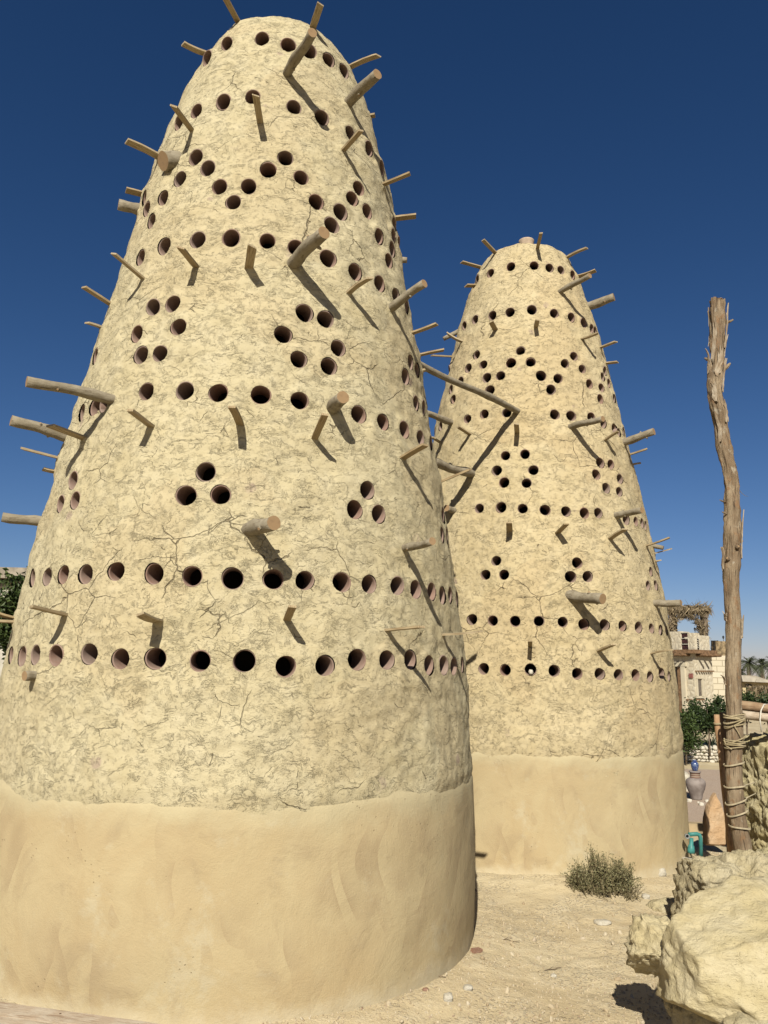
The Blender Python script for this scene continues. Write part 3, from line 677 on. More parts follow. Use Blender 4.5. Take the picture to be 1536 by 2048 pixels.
# ------------------------------------------------------------------ ground
def on(px, py, z=0.0):
    """point at height z on the sight line of photo pixel (px, py)"""
    d = _r * (px - 768.0) + _u * (1024.0 - py) + _f * FPX
    return CAM + d * ((z - EYE) / d.z)
def ground_h(x, y):
    p = np.stack([x, y, x * 0], 1)
    h = 0.020 * fbm(p * 0.8, 3) + 0.012 * fbm(p * 4.0, 3) + 0.003 * fbm(p * 16, 2)
    near = np.exp(-((x - 1.2) ** 2 + (y - 5.2) ** 2) / 9.0)
    h = h * (0.25 + 0.75 * near)
    for (ax, ay, r0, a) in ((AX_A[0], AX_A[1], 1.50, 0.065), (AX_B[0], AX_B[1], 1.41, 0.05)):
        q = np.hypot(x - ax, y - ay) - r0
        h = h + a * np.exp(-np.clip(q, 0, 9) ** 2 / 0.10)
    h = h + 0.05 * np.exp(-((x - 1.3) ** 2 + (y - 6.2) ** 2) / 0.6)
    return h
def gz(x, y): return float(ground_h(np.array([x], float), np.array([y], float))[0])
def axis_pts(lo, f0, f1, hi, step, ratio=1.35):
    a = list(np.arange(f0, f1 + 1e-6, step)); s = step
    while a[-1] < hi: s *= ratio; a.append(a[-1] + s)
    s = step
    while a[0] > lo: s *= ratio; a.insert(0, a[0] - s)
    return np.array(a)
gx = axis_pts(-900, -1.2, 3.6, 900, 0.022); gy = axis_pts(-60, 3.2, 8.0, 1800, 0.022)
GX, GY = np.meshgrid(gx, gy); nx_, ny_ = len(gx), len(gy)
GZ = ground_h(GX.ravel(), GY.ravel())
ii, jj = np.meshgrid(np.arange(ny_ - 1), np.arange(nx_ - 1), indexing='ij'); ii = ii.ravel(); jj = jj.ravel()
GF = np.stack([ii * nx_ + jj, ii * nx_ + jj + 1, (ii + 1) * nx_ + jj + 1, (ii + 1) * nx_ + jj], 1)
me = bpy.data.meshes.new('ground')
me.from_pydata(np.stack([GX.ravel(), GY.ravel(), GZ], 1).tolist(), [], GF.tolist())
t = NT('sand'); ob = t.coord()
big = t.noise(ob, 0.9, 5, 0.6); med = t.noise(ob, 7, 5, 0.65); fine = t.noise(ob, 90, 4, 0.75)
col = t.mix(t.ramp(big, 0.35, 0.68), (0.635, 0.50, 0.295), (0.735, 0.61, 0.385))
col = t.mix(t.ramp(med, 0.42, 0.72, 0, 0.6), col, (0.75, 0.635, 0.43))
vo = t.node('ShaderNodeTexVoronoi'); t.put(vo.inputs['Vector'], t.vadd(ob, t.noise(ob, 30, 2, out=1), 0.02)); vo.inputs['Scale'].default_value = 55
grit = t.math('MULTIPLY', t.ramp(vo.outputs['Distance'], 0.28, 0.42, 1, 0), t.ramp(t.noise(ob, 2.2, 4, 0.6), 0.40, 0.60))
sepc = t.node('ShaderNodeSeparateColor'); t.put(sepc.inputs[0], vo.outputs['Color'])
gcol = t.mix(sepc.outputs[0], (0.42, 0.31, 0.19), (0.70, 0.62, 0.46))
col = t.mix(t.math('MULTIPLY', grit, 0.8), col, gcol)
nrm = t.bump(med, 0.7, 0.03); nrm = t.bump(grit, 0.8, 0.008, nrm); nrm = t.bump(fine, 0.8, 0.007, nrm)
M['sand'] = t.done(col, nrm, 0.95)
tag(link('ground', me, M['sand'], smooth=True), kind='structure')

# loose stones of the sand: too many to count
def ico(sub):
    bm = bmesh.new(); bmesh.ops.create_icosphere(bm, subdivisions=sub, radius=1.0)
    v = np.array([q.co[:] for q in bm.verts]); f = [tuple(w.index for w in p.verts) for p in bm.faces]
    bm.free(); return v, f
IC1, IF1 = ico(1); IC2, IF2 = ico(2)
rnd = random.Random(5)
t = NT('gravel_stone'); ge = t.node('ShaderNodeNewGeometry').outputs['Random Per Island']
cr = t.node('ShaderNodeValToRGB'); t.put(cr.inputs[0], ge)
for k, (p, c) in enumerate(((0.0, (0.40, 0.30, 0.18, 1)), (0.5, (0.55, 0.44, 0.28, 1)), (0.85, (0.64, 0.55, 0.40, 1)), (1.0, (0.33, 0.22, 0.14, 1)))):
    e = cr.color_ramp.elements[k] if k < 2 else cr.color_ramp.elements.new(p)
    e.position = p; e.color = c
M['gravel'] = t.done(t.mix(t.ramp(t.noise(t.coord(), 40, 3), 0.3, 0.8, 0, 0.4), cr.outputs[0], (0.62, 0.52, 0.36)), t.bump(t.noise(t.coord(), 90, 3), 0.6, 0.003), 0.95)
mb = MB(); pos = []
while len(pos) < 9000:
    x = rnd.uniform(-0.6, 3.2); y = 3.6 + 4.2 * rnd.random() ** 1.5
    if math.hypot(x - AX_A[0], y - AX_A[1]) < 1.50 or math.hypot(x - AX_B[0], y - AX_B[1]) < 1.42: continue
    if rnd.random() > (1.0 if y < 5.4 else 0.35): continue
    pos.append((x, y))
pz = ground_h(np.array([p[0] for p in pos]), np.array([p[1] for p in pos]))
for (x, y), z in zip(pos, pz):
    r = 0.0028 + 0.0045 * rnd.random() ** 2 + (0.012 * rnd.random() if rnd.random() < 0.06 else 0)
    E = Euler((rnd.uniform(0, 6), rnd.uniform(0, 6), rnd.uniform(0, 6))).to_matrix()
    sx, sy, sz = r * rnd.uniform(.8, 1.5), r * rnd.uniform(.7, 1.1), r * rnd.uniform(.5, .8)
    V = [Vector((x, y, z + r * 0.25)) + E @ Vector((q[0] * sx * rnd.uniform(.8, 1.2), q[1] * sy, q[2] * sz)) for q in IC1]
    mb.add(V, IF1)
tag(mb.build('gravel', M['gravel']), kind='stuff')

# ------------------------------------------------------------------ rocks
def rock(name, c, half, seed, mat, label, cat='rock', group=None, sub=5, amp=(0.22, 0.10, 0.04), freq=1.0, boxy=0.0, strat=None, rot=(0, 0, 0), flat=None, cuts=()):
    V, F = ico(sub)
    V = V.copy()
    if boxy:
        mx = np.abs(V).max(1)[:, None]; V = V * (1 - boxy) + (V / mx) * boxy * 0.82
    P = V + seed * 7.31
    n = amp[0] * fbm(P * 1.1 * freq, 2) + amp[1] * ridged(P * 2.3 * freq, 3, 0.55) * 0.6 + amp[2] * fbm(P * 9 * freq, 4, 0.6)
    if strat:
        d_, fr_, am_ = strat; d_ = np.array(d_) / np.linalg.norm(d_)
        q = P @ d_ * fr_ + 0.6 * pnoise(P * 2)
        n = n + am_ * ridged(np.stack([q, P[:, 0] * 0.7, P[:, 1] * 0.7], 1), 3, 0.6)
    V = V * (1 + amp[0] * fbm(P * 1.1 * freq, 2))[:, None]
    for (nx, ny, nz, dd) in cuts:     # flat broken faces
        a = np.array((nx, ny, nz), float); a /= np.linalg.norm(a)
        ex = V @ a - dd; k = ex > 0
        V[k] -= np.outer(ex[k] * 0.95, a)
    n = n - amp[0] * fbm(P * 1.1 * freq, 2)
    V = V * (1 + n)[:, None]
    V = V * np.array(half)
    E = np.array(Euler([R(q) for q in rot]).to_matrix()); V = V @ E.T
    if flat is not None: V[:, 2] = np.maximum(V[:, 2], flat + 0.01 * pnoise(V * 9))
    me = bpy.data.meshes.new(name); me.from_pydata(V.tolist(), [], F)
    o = link(name, me, mat, None, c, smooth=True)
    return tag(o, label, cat, group)
M['sandstone'] = mat_rock('sandstone', (0.615, 0.51, 0.285), (0.70, 0.60, 0.38), (0.47, 0.36, 0.18), (1, 1, 2.2), 1.6, (0.5, 0.3, 0), 0.02)
M['craggy'] = mat_rock('craggy_stone', (0.61, 0.51, 0.30), (0.70, 0.605, 0.395), (0.46, 0.36, 0.195), (3.2, 3.2, 0.8), 1.5, (0.25, 0.2, 0), 0.035)
M['wallstone'] = mat_rock('fibrous_stone', (0.56, 0.47, 0.25), (0.68, 0.59, 0.36), (0.38, 0.29, 0.145), (2.2, 2.2, 1.1), 3.0, (0.3, 0.6, 0), 0.03)
M['orange'] = mat_rock('orange_sandstone', (0.60, 0.39, 0.215), (0.66, 0.47, 0.29), (0.54, 0.32, 0.16), (1, 1, 1), 2.5, (0, 0, 0), 0.012)
M['pale'] = mat_rock('pale_limestone', (0.60, 0.53, 0.40), (0.70, 0.64, 0.52), (0.48, 0.40, 0.28), (1, 1, 1.5), 5, (0, 0, 0), 0.01)
M['white'] = mat_rock('white_stone', (0.68, 0.61, 0.47), (0.78, 0.72, 0.60), (0.54, 0.45, 0.32), (1, 1, 1), 6, (0, 0, 0), 0.006)
M['brick'] = mat_rock('brick_red', (0.36, 0.19, 0.12), (0.42, 0.26, 0.18), (0.30, 0.17, 0.11), (1, 1, 1), 8, (0, 0, 0), 0.006)
p = at(1534, 1974, 3.50)
rock('boulder', (p.x, p.y, p.z), (0.42, 0.37, 0.335), 3, M['sandstone'], 'largest smooth yellow boulder in the bottom right corner', 'boulder', None, 6, (0.13, 0.050, 0.018), 1.0, 0.40, ((0.35, 0.3, 1), 2.6, 0.034), (14, -10, 20), None, ((-0.55, -0.75, 0.52, 0.74), (0.35, -0.55, 0.85, 0.72), (-0.62, -0.3, -0.72, 0.48), (0.25, -0.75, -0.62, 0.68), (-0.80, -0.6, 0.1, 0.76), (0.1, -1, 0.15, 0.74), (-0.2, 0.1, 1, 0.80)))
p = at(1326, 1905, 3.74)
rock('boulder', (p.x, p.y, p.z), (0.105, 0.13, 0.12), 5, M['sandstone'], 'small jagged boulder leaning on the left side of the largest boulder', 'boulder', None, 5, (0.22, 0.20, 0.07), 1.3, 0.4, ((1, 0.3, 0.1), 4.0, 0.11), (0, 12, 10), None, ((-0.3, -0.5, -0.8, 0.42), (0.0, -0.3, 1, 0.66), (-0.9, -0.4, 0.3, 0.72)))
for (px, py, Y, hs, sd, lab) in (
    (1388, 2016, 3.72, (.10, .09, .06), 51, 'low broken rock in the shade under the largest boulder'),
    (1500, 2062, 3.25, (.10, .08, .055), 52, 'ragged rock below the largest boulder at the bottom edge'),
    (1424, 1756, 4.62, (.10, .08, .07), 53, 'flaky rock wedged between the craggy boulder and the largest boulder')):
    q = at(px, py, Y); rock('rock', (q.x, q.y, q.z), hs, sd, M['craggy'], lab, 'rock', None, 4, (.22, .16, .07), 1.3, .4, ((1, .3, .3), 3.2, .08))
p = at(1506, 1800, 5.0)
rock('boulder', (p.x, p.y, 0.16), (0.385, 0.42, 0.36), 8, M['craggy'], 'craggy boulder with upright ribs under the foot of the wooden pole', 'boulder', None, 6, (0.12, 0.13, 0.045), 1.0, 0.55, ((1, 0.5, 0.12), 3.4, 0.075), (-8, 0, 0), None, ((-0.2, -0.6, 0.78, 0.80), (-1, 0.1, 0.2, 0.82)))
p = at(1372, 1765, 5.5)
rock('rock', (p.x, p.y, .09), (0.065, 0.07, 0.15), 11, M['craggy'], 'small ragged rock in the shadow left of the craggy boulder', 'rock', None, 4, (0.2, 0.16, 0.06), 1.3, 0.3, ((1, 0.2, 0.1), 3, 0.06))
p = on(1340, 1814, 0.03)
rock('rock', (p.x, p.y, 0.0), (0.14, 0.10, 0.085), 12, M['craggy'], 'low crumbling rock half buried in sand above the small jagged boulder', 'rock', None, 4, (0.2, 0.14, 0.05), 1.2, 0.1)
p = at(1600, 1590, 7.3)
rock('rock_wall', (p.x, p.y, 0.50), (0.505, 0.40, 0.64), 14, M['wallstone'], 'rough yellow rock wall with a fibrous broken face right of the wooden pole', 'rock wall', None, 6, (0.07, 0.10, 0.055), 1.5, 0.65, ((0.7, 0.3, 0.8), 4.5, 0.07), (0, -6, 12), None, ((-0.2, -0.9, -0.35, 0.80),))
p = at(1565, 1755, 5.3)
rock('rock', (p.x, p.y, .14), (0.22, 0.24, 0.36), 15, M['wallstone'], 'broken yellow rock below the rock wall at the right edge', 'rock', None, 5, (0.12, 0.16, 0.07), 1.4, 0.4, ((0.7, 0.3, 0.8), 4.0, 0.07))
p = on(1430, 1676, 0.0)
# pointed standing slab: its own outline with thickness
def slab(name, outline, th, mat, label, cat, Y, seed, sub=3):
    c = at(sum(q[0] for q in outline) / len(outline), sum(q[1] for q in outline) / len(outline), Y)
    bm = bmesh.new(); pts = [at(x, y, Y) - c for x, y in outline]
    fr = [bm.verts.new((q.x * 0.93, -th / 2, q.z * 0.93)) for q in pts]; md0 = [bm.verts.new((q.x, -th / 4, q.z)) for q in pts]
    md = [bm.verts.new((q.x, th / 4, q.z)) for q in pts]; bk = [bm.verts.new((q.x * 0.93, th / 2, q.z * 0.93)) for q in pts]
    n = len(pts)
    for A, B in ((fr, md0), (md0, md), (md, bk)):
        for i in range(n): bm.faces.new((A[i], A[(i + 1) % n], B[(i + 1) % n], B[i]))
    bm.faces.new(fr[::-1]); bm.faces.new(bk)
    bmesh.ops.triangulate(bm, faces=bm.faces[:]); bmesh.ops.recalc_face_normals(bm, faces=bm.faces[:])
    bmesh.ops.subdivide_edges(bm, edges=bm.edges[:], cuts=5, use_grid_fill=True)
    V = np.array([v.co[:] for v in bm.verts]); N = fbm(V * 6 + seed, 4) * 0.018
    V2 = V + np.stack([fbm(V * 7 + seed + 3, 3) * 0.012, N, fbm(V * 7 + seed + 8, 3) * 0.01], 1)
    for v, q in zip(bm.verts, V2): v.co = q
    me = bpy.data.meshes.new(name); bm.to_mesh(me); bm.free()
    return tag(link(name, me, mat, None, c, smooth=False), label, cat)
slab('standing_stone', [(1429, 1586), (1436, 1600), (1443, 1616), (1450, 1640), (1456, 1672), (1450, 1690), (1410, 1690), (1407, 1660), (1408, 1635), (1414, 1612), (1422, 1597)], 0.09, M['orange'], 'pointed orange stone slab standing behind the craggy boulder', 'standing stone', 7.5, 4)
for (px, py, s, sd, mt, lab) in (
    (1312, 1762, (0.085, 0.07, 0.045), 21, 'pale', 'flat pale rock at the foot of the farther tower, right of the shrub'),
    (1206, 1851, (0.055, 0.035, 0.018), 22, 'pale', 'palest flat stone lying on the sand below the shrub'),
    (1292, 1806, (0.028, 0.025, 0.022), 23, 'pale', 'round pale pebble beside the dry twigs near the boulders'),
    (896, 2018, (0.024, 0.022, 0.022), 24, 'pale', 'rounded pale stone on the gravel near the bottom edge of the photo'),
    (720, 2016, (0.026, 0.02, 0.02), 25, 'pale', 'pale stone nearest the base of the nearer tower at the bottom edge'),
    (936, 1996, (0.024, 0.022, 0.014), 26, 'pale', 'flat cream stone lying just above the rounded pale stone'),
    (786, 2014, (0.024, 0.016, 0.013), 27, 'pale', 'sandy brown stone chip lying between two pale stones at the bottom'),
    (851, 2003, (0.016, 0.011, 0.010), 28, 'brick', 'smallest dark red stone chip on the gravel'),
    (1107, 1950, (0.017, 0.013, 0.010), 29, 'pale', 'small cream pebble alone in the middle of the gravel')):
    p = on(px, py, 0.01); z = gz(p.x, p.y)
    rock('stone', (p.x, p.y, z + s[2] * 0.35), s, sd, M[mt], lab, 'stone', None, 3, (0.22, 0.12, 0.05), 1.2, 0.4)
p = on(953, 1923, 0.01); z = gz(p.x, p.y)
mb = MB(); rr = random.Random(3)
mb.box((0, 0, 0.008), (0.055, 0.03, 0.022), Euler((0.1, 0.05, 0.5)).to_matrix(), 0, 0.9, 0.004, rr)
mb.box((0.026, 0.022, 0.006), (0.025, 0.016, 0.014), Euler((0.3, 0.4, 0.2)).to_matrix(), 0, 0.9, 0.003, rr)
o = mb.build('brick_fragment', M['brick'], None, loc=(p.x, p.y, z)); tag(o, 'broken reddish brick lying beside the lower right edge of the nearer tower', 'brick')
for (px, py, sd, lab) in ((1012, 1893, 1, 'dark dry twig lying on the sand right of the nearer tower'), (1098, 1940, 2, 'curled dry twig lying on the gravel below the shrub'), (860, 1975, 3, 'short dry twig lying near the foot of the nearer tower')):
    p = on(px, py, 0.01); z = gz(p.x, p.y); rr = random.Random(sd); mb = MB(); a = rr.uniform(-.5, .5)
    P_ = [Vector((math.cos(a) * q * .02 + rr.uniform(-.004, .004), math.sin(a) * q * .02 + rr.uniform(-.006, .006), .004 + .003 * math.sin(q * 1.7 + sd))) for q in range(-4, 5)]
    mb.tube(P_, [.0022] * 9, 6); mb.tube([P_[4], P_[4] + Vector((.02, .015, .006)), P_[4] + Vector((.045, .02, .004))], [.0017, .0014, .001], 5)
    tag(mb.build('dry_twig', plain('grey_twig', (.22, .16, .10), .9, .2, 30), None, loc=(p.x, p.y, z)), lab, 'twig')
# white pebble added in a nesting hole, standing in for daylight showing through
q = at(1061, 1341, 6.30)
rock('stone', (q.x + 0.012, q.y + 0.05, q.z - 0.012), (0.018, 0.018, 0.022), 31, M['white'], 'white stone added in a lower nesting hole of the farther tower for daylight showing through', 'stone', None, 3, (0.2, 0.1, 0.04), 1.2, 0.2)

# ------------------------------------------------------------------ plants
def leaves(mb, n, centre, rad, rnd, size, clumps=None, shape=1.7, hollow=0.35, mi=0):
    """leaf-sized diamond faces scattered in clumps through an ellipsoid"""
    cs = []
    for _ in range(clumps or max(6, n // 60)):
        while True:
            q = Vector((rnd.uniform(-1, 1), rnd.uniform(-1, 1), rnd.uniform(-1, 1)))
            if hollow < q.length < 1: break
        cs.append((Vector((q.x * rad[0], q.y * rad[1], q.z * rad[2])), rnd.uniform(0.16, 0.34) * min(rad)))
    V = []; F = []
    for _ in range(n):
        c, r = rnd.choice(cs)
        p = Vector(centre) + c + Vector((rnd.gauss(0, 1), rnd.gauss(0, 1), rnd.gauss(0, 0.9))) * r
        d = Vector((rnd.gauss(0, 1), rnd.gauss(0, 1), rnd.gauss(0.25, 0.7))).normalized()
        s = d.orthogonal().normalized(); s = Matrix.Rotation(rnd.uniform(0, 6.28), 3, d) @ s
        L = size * rnd.uniform(0.6, 1.25); W = L / shape / 2
        b = len(V); nn = d.cross(s) * L * 0.12
        V += [p, p + d * L * 0.5 + s * W + nn, p + d * L, p + d * L * 0.5 - s * W + nn]
        F.append((b, b + 1, b + 2, b + 3))
    mb.add(V, F, mi)
M['leaf_dark'] = mat_leaf('dark_leaf', (0.018, 0.036, 0.010), (0.055, 0.085, 0.022))
M['leaf_mid'] = mat_leaf('mid_leaf', (0.030, 0.055, 0.012), (0.095, 0.13, 0.035))
M['leaf_grey'] = mat_leaf('dusty_leaf', (0.145, 0.135, 0.06), (0.29, 0.26, 0.13))
M['leaf_palm'] = mat_leaf('palm_leaf', (0.05, 0.065, 0.03), (0.13, 0.14, 0.075))
M['leaf_agave'] = mat_leaf('agave_leaf', (0.06, 0.105, 0.065), (0.16, 0.21, 0.13))
M['dry'] = mat_leaf('dry_palm', (0.14, 0.10, 0.055), (0.38, 0.29, 0.17))
M['bark'] = mat_log('bark', (0.20, 0.15, 0.10), (0.10, 0.07, 0.045), (0.27, 0.21, 0.15))
M['twig'] = plain('twig', (0.24, 0.19, 0.10), 0.9, 0.2, 20)
# dry desert shrub in front of the farther tower
p = on(1200, 1793, 0.03); root = empty('desert_shrub', (p.x, p.y, gz(p.x, p.y) - 0.01), 'dusty green shrub growing in the sand against the farther tower', 'shrub')
rnd = random.Random(21); st = MB(); lf = MB()
def sprig(base, tip, n, rnd, st, lf, lsz):
    mid = base.lerp(tip, 0.5) + Vector((rnd.uniform(-.02, .02), rnd.uniform(-.02, .02), 0.01))
    st.tube([base, mid, tip], [0.0028, 0.002, 0.001], 5)
    V = []; F = []
    for i in range(n):
        t = rnd.uniform(0.22, 1.0); c = (base.lerp(mid, t * 2) if t < .5 else mid.lerp(tip, t * 2 - 1))
        d = Vector((rnd.gauss(0, 1), rnd.gauss(0, 1), rnd.gauss(.5, .7))).normalized(); s = d.orthogonal().normalized()
        s = Matrix.Rotation(rnd.uniform(0, 6.28), 3, d) @ s
        c = c + Vector((rnd.gauss(0, .008), rnd.gauss(0, .008), rnd.gauss(0, .008)))
        L = lsz * rnd.uniform(.6, 1.3); W = L * .22; b = len(V)
        V += [c, c + d * L * .5 + s * W, c + d * L, c + d * L * .5 - s * W]; F.append((b, b + 1, b + 2, b + 3))
    lf.add(V, F)
for (cx, w, hh, n) in tuple((a_ * .92, b_ * .92, c_ * .93, d_) for a_, b_, c_, d_ in ((-0.20, 0.085, 0.20, 42), (-0.135, 0.06, 0.255, 26), (-0.02, 0.065, 0.345, 46), (0.03, 0.06, 0.31, 30), (0.09, 0.08, 0.21, 40), (0.145, 0.055, 0.29, 34), (0.23, 0.075, 0.25, 44), (0.19, 0.09, 0.16, 40), (0.0, 0.24, 0.12, 60))):
    for _ in range(n):
        b = Vector((cx * 0.72 + rnd.gauss(0, 0.03), rnd.gauss(0, 0.05), 0.0))
        tp = Vector((cx + rnd.gauss(0, w * 0.55), rnd.gauss(0, 0.085), hh * rnd.uniform(0.42, 0.98)))
        sprig(b, tp, 34, rnd, st, lf, 0.0148)
st.build('stem', M['twig'], root); lf.build('foliage', M['leaf_grey'], root)
# thin dry twigs by the boulders
p = on(1262, 1806, 0.02); root = empty('dry_twigs', (p.x, p.y, gz(p.x, p.y)), 'thin dry twigs sprouting from the sand between the shrub and the boulders', 'dry plant')
st = MB(); lf = MB()
for _ in range(16):
    sprig(Vector((rnd.gauss(0, .03), rnd.gauss(0, .02), 0)), Vector((rnd.gauss(0.01, .06), rnd.gauss(0, .04), rnd.uniform(.03, .11))), 5, rnd, st, lf, 0.008)
st.build('stem', M['twig'], root); lf.build('foliage', M['leaf_grey'], root)

# ------------------------------------------------------------------ wooden pole, lashings, rails, stake
YP = 6.2
pp = [(1492, 1735, 42), (1487, 1700, 41), (1479, 1655, 39), (1472, 1605, 39), (1467, 1550, 38), (1469, 1500, 37), (1469, 1430, 37), (1468, 1395, 36), (1466, 1350, 35), (1467, 1300, 34), (1467, 1240, 35), (1464, 1180, 36), (1463, 1130, 40), (1464, 1080, 38), (1465, 1030, 36), (1462, 975, 35), (1457, 935, 35), (1446, 880, 34), (1438, 830, 33), (1429, 785, 34), (1430, 755, 33), (1433, 715, 31), (1434, 690, 33), (1436, 650, 35), (1435, 615, 33), (1435, 599, 33)]
base = at(1492, 1735, YP)
root = empty('wooden_pole', (base.x, base.y, base.z), 'tall crooked grey wooden pole with peeling bark standing on the craggy boulder', 'pole')
pts = []; rads = []
for k, (x, y, w) in enumerate(pp):
    q = at(x, y, YP); dep = (q - CAM).dot(_f); pts.append(q - base); rads.append(w * 0.435 * dep / FPX)
# refine
P2 = []; R2 = []
for i in range(len(pts) - 1):
    for t in np.linspace(0, 1, 7)[:-1]:
        j0, j3 = max(i - 1, 0), min(i + 2, len(pts) - 1)
        a, b_, c, d = pts[j0], pts[i], pts[i + 1], pts[j3]
        P2.append(0.5 * ((2 * b_) + (c - a) * t + (2 * a - 5 * b_ + 4 * c - d) * t * t + (3 * b_ - a - 3 * c + d) * t ** 3)); R2.append(rads[i] * (1 - t) + rads[i + 1] * t)
P2.append(pts[-1]); R2.append(rads[-1])
mb = MB(); rnd = random.Random(9)
mb.tube(P2, R2, 40, True, 0, 1, 0.0, rnd, 1.0)
M['pole'] = mat_pole()
o = mb.build('trunk', [M['pole'], M['cut']], root, smooth=True)
co = np.array([v.co[:] for v in o.data.vertices]); nn = np.array([v.normal[:] for v in o.data.vertices])
q = co * np.array([1, 1, 0.18]); dsp = 0.010 * ridged(q * 16 + 3, 3, .6) + 0.006 * fbm(co * 9, 3) - 0.004
top = sstep(co[:, 2], 1.9, 2.4); dsp = (dsp - dsp.mean() - 0.004) * (0.6 + 1.0 * top)
top = top; co2 = co + nn * dsp[:, None]; o.data.vertices.foreach_set('co', co2.ravel()); o.data.update()
# peeling strips, broken branch stubs
M['strip'] = mat_log('bark_strip', (0.34, 0.25, 0.16), (0.13, 0.085, 0.05), (0.50, 0.42, 0.31))
def near_pole(y):
    for k in range(len(pp) - 1):
        if pp[k][1] >= y >= pp[k + 1][1]:
            t = (pp[k][1] - y) / (pp[k][1] - pp[k + 1][1]); return pts[k].lerp(pts[k + 1], t), rads[k] * (1 - t) + rads[k + 1] * t
for (y0, y1, ang, w, out) in ((605, 690, 2.3, .028, .006), (640, 745, 3.9, .030, .008), (690, 760, 4.7, .045, .006), (700, 748, 3.25, .022, .020), (720, 800, 5.6, .024, .010), (610, 700, 5.7, .022, .008), (760, 815, 4.2, .035, .010), (800, 850, 5.3, .03, .008), (830, 900, 4.0, .03, .006), (1020, 1120, 5.9, .02, .006), (1090, 1150, 3.3, .025, .010), (1230, 1290, 5.5, .03, .006), (1220, 1245, 3.3, .03, .012), (1350, 1372, 3.2, .02, .014), (660, 720, 0.0, .03, .012)):
    mb = MB(); V = []; n = 9; mcol = 5
    e0 = [rnd.uniform(0, .28) for _ in range(mcol)]; e1 = [rnd.uniform(.62, 1.0) for _ in range(mcol)]
    for i in range(n):
        for q in range(mcol):
            t = e0[q] + (e1[q] - e0[q]) * i / (n - 1); c, r = near_pole(y1 + (y0 - y1) * t)
            curl = out * t ** 3 * 2.6; s = (q / (mcol - 1) * 2 - 1) * (1 - 0.35 * t) + rnd.uniform(-.12, .12)
            a = ang + s * w * 1.1 / r / 2 + 0.12 * math.sin(t * 6 + ang)
            V.append(c + Vector((math.cos(a), math.sin(a), 0)) * (r + 0.009 + curl + rnd.uniform(-.003, .003)))
    m = len(V); V += [v - Vector((math.cos(ang), math.sin(ang), 0)) * 0.007 for v in V]
    F = []
    for i in range(n - 1):
        for q in range(mcol - 1):
            k = i * mcol + q; F += [(k, k + 1, k + mcol + 1, k + mcol), (m + k + mcol, m + k + mcol + 1, m + k + 1, m + k)]
        k = i * mcol; F.append((k, k + mcol, m + k + mcol, m + k)); k += mcol - 1; F.append((k, m + k, m + k + mcol, k + mcol))
    for q in range(mcol - 1):
        F.append((q, m + q, m + q + 1, q + 1)); k = (n - 1) * mcol + q; F.append((k, k + 1, m + k + 1, m + k))
    mb.add(V, F); mb.build('peeling_bark', M['strip'], root)
for (y, dx, dy, L, r) in ((648, 1, -.2, .05, .010), (742, .55, .1, .085, .016), (722, -.9, 0, .035, .011), (1005, -1, 0, .03, .006), (1030, -1, -.3, .03, .006), (1085, .9, .1, .025, .008), (1122, -.7, -.7, .02, .014), (1098, .2, -1, .015, .015)):
    c, rr_ = near_pole(y); d = Vector((dx, dy, 0.55)).normalized(); mb = MB()
    L *= 1.38; r *= 1.38; mb.tube([c + Vector((dx, dy, 0)).normalized() * rr_ * .8, c + Vector((dx, dy, 0)).normalized() * rr_ + d * L * .6, c + Vector((dx, dy, 0)).normalized() * rr_ + d * L], [r, r * .8, r * .45], 8, True, 0, 1, .1, rnd)
    mb.build('branch_stub', [M['pole'], M['cut']], root, smooth=True)
c, r_ = near_pole(978); mb = MB()
mb.tube([c + Vector((r_, 0, 0)), c + Vector((r_ + .02, 0, -.03)), c + Vector((r_ + .05, 0, -.055)), c + Vector((r_ + .075, 0, -.06))], [.003, .002, .0015, .001], 5)
mb.build('thin_twig', M['twig'], root)
# rope lashings round the pole
M['rope'] = mat_log('rope', (0.46, 0.37, 0.21), (0.25, 0.18, 0.09), (0.58, 0.48, 0.30))
M['wire'] = plain('cord_pale', (0.55, 0.46, 0.30), 0.8, 0.12, 30)
def loop(mb, y, tilt, r0, turns=1.0, tail=None, rad_add=0.0):
    c, r = near_pole(y); r = r + 0.011 + rad_add; P_ = []
    for i in range(int(40 * turns) + 1):
        a = math.pi * 0.9 + 2 * math.pi * i / 40
        P_.append(c + Vector((math.cos(a) * r, math.sin(a) * r, tilt * math.cos(a) * r + 0.0015 * math.sin(a * 3) + i * 0.00012)))
    if tail: P_.append(P_[-1] + Vector(tail))
    mb.tube(P_, r0 * 1.12, 7, True, 0, 0, 0.05, rnd)
mb = MB()
for k, (y, tl) in enumerate(((1430, .15), (1434, .05), (1438, -.10), (1442, .25), (1446, .55), (1441, .35), (1450, .2), (1437, -.3))): loop(mb, y, tl, .0048, 1.0, None, .002 * (k % 3))
a, ra = near_pole(1449); b_, rb = near_pole(1492)
mb.tube([a + Vector((-ra * .6, -ra - .012, 0)), a.lerp(b_, .5) + Vector((.01, -ra - .015, 0)), b_ + Vector((rb + .01, -rb * .5, 0))], .004, 7)
mb.tube([b_ + Vector((-rb - .02, -.01, .045)), b_ + Vector((-rb - .01, -.02, .0)), b_ + Vector((-rb + .01, -rb - .004, -.02))], .005, 7)
for k, (y, tl) in enumerate(((1482, -.1), (1486, .05), (1490, -.05), (1494, .12), (1488, -.25), (1479, .4))): loop(mb, y, tl, .0045, 1.0, None, .002 * (k % 3))
mb.build('rope_lashing', M['rope'], root, smooth=True)
for (y, tl, tail) in ((1528, .22, None), (1573, .12, (0.09, 0.02, 0.02)), (1603, .35, (0.08, .02, 0.03)), (1626, .35, None), (1655, -.1, None), (1706, .05, (0.06, 0, 0.01))):
    mb = MB(); loop(mb, y, tl, .0036, 1.5, tail); mb.build('wire_tie', M['wire'], root, smooth=True)
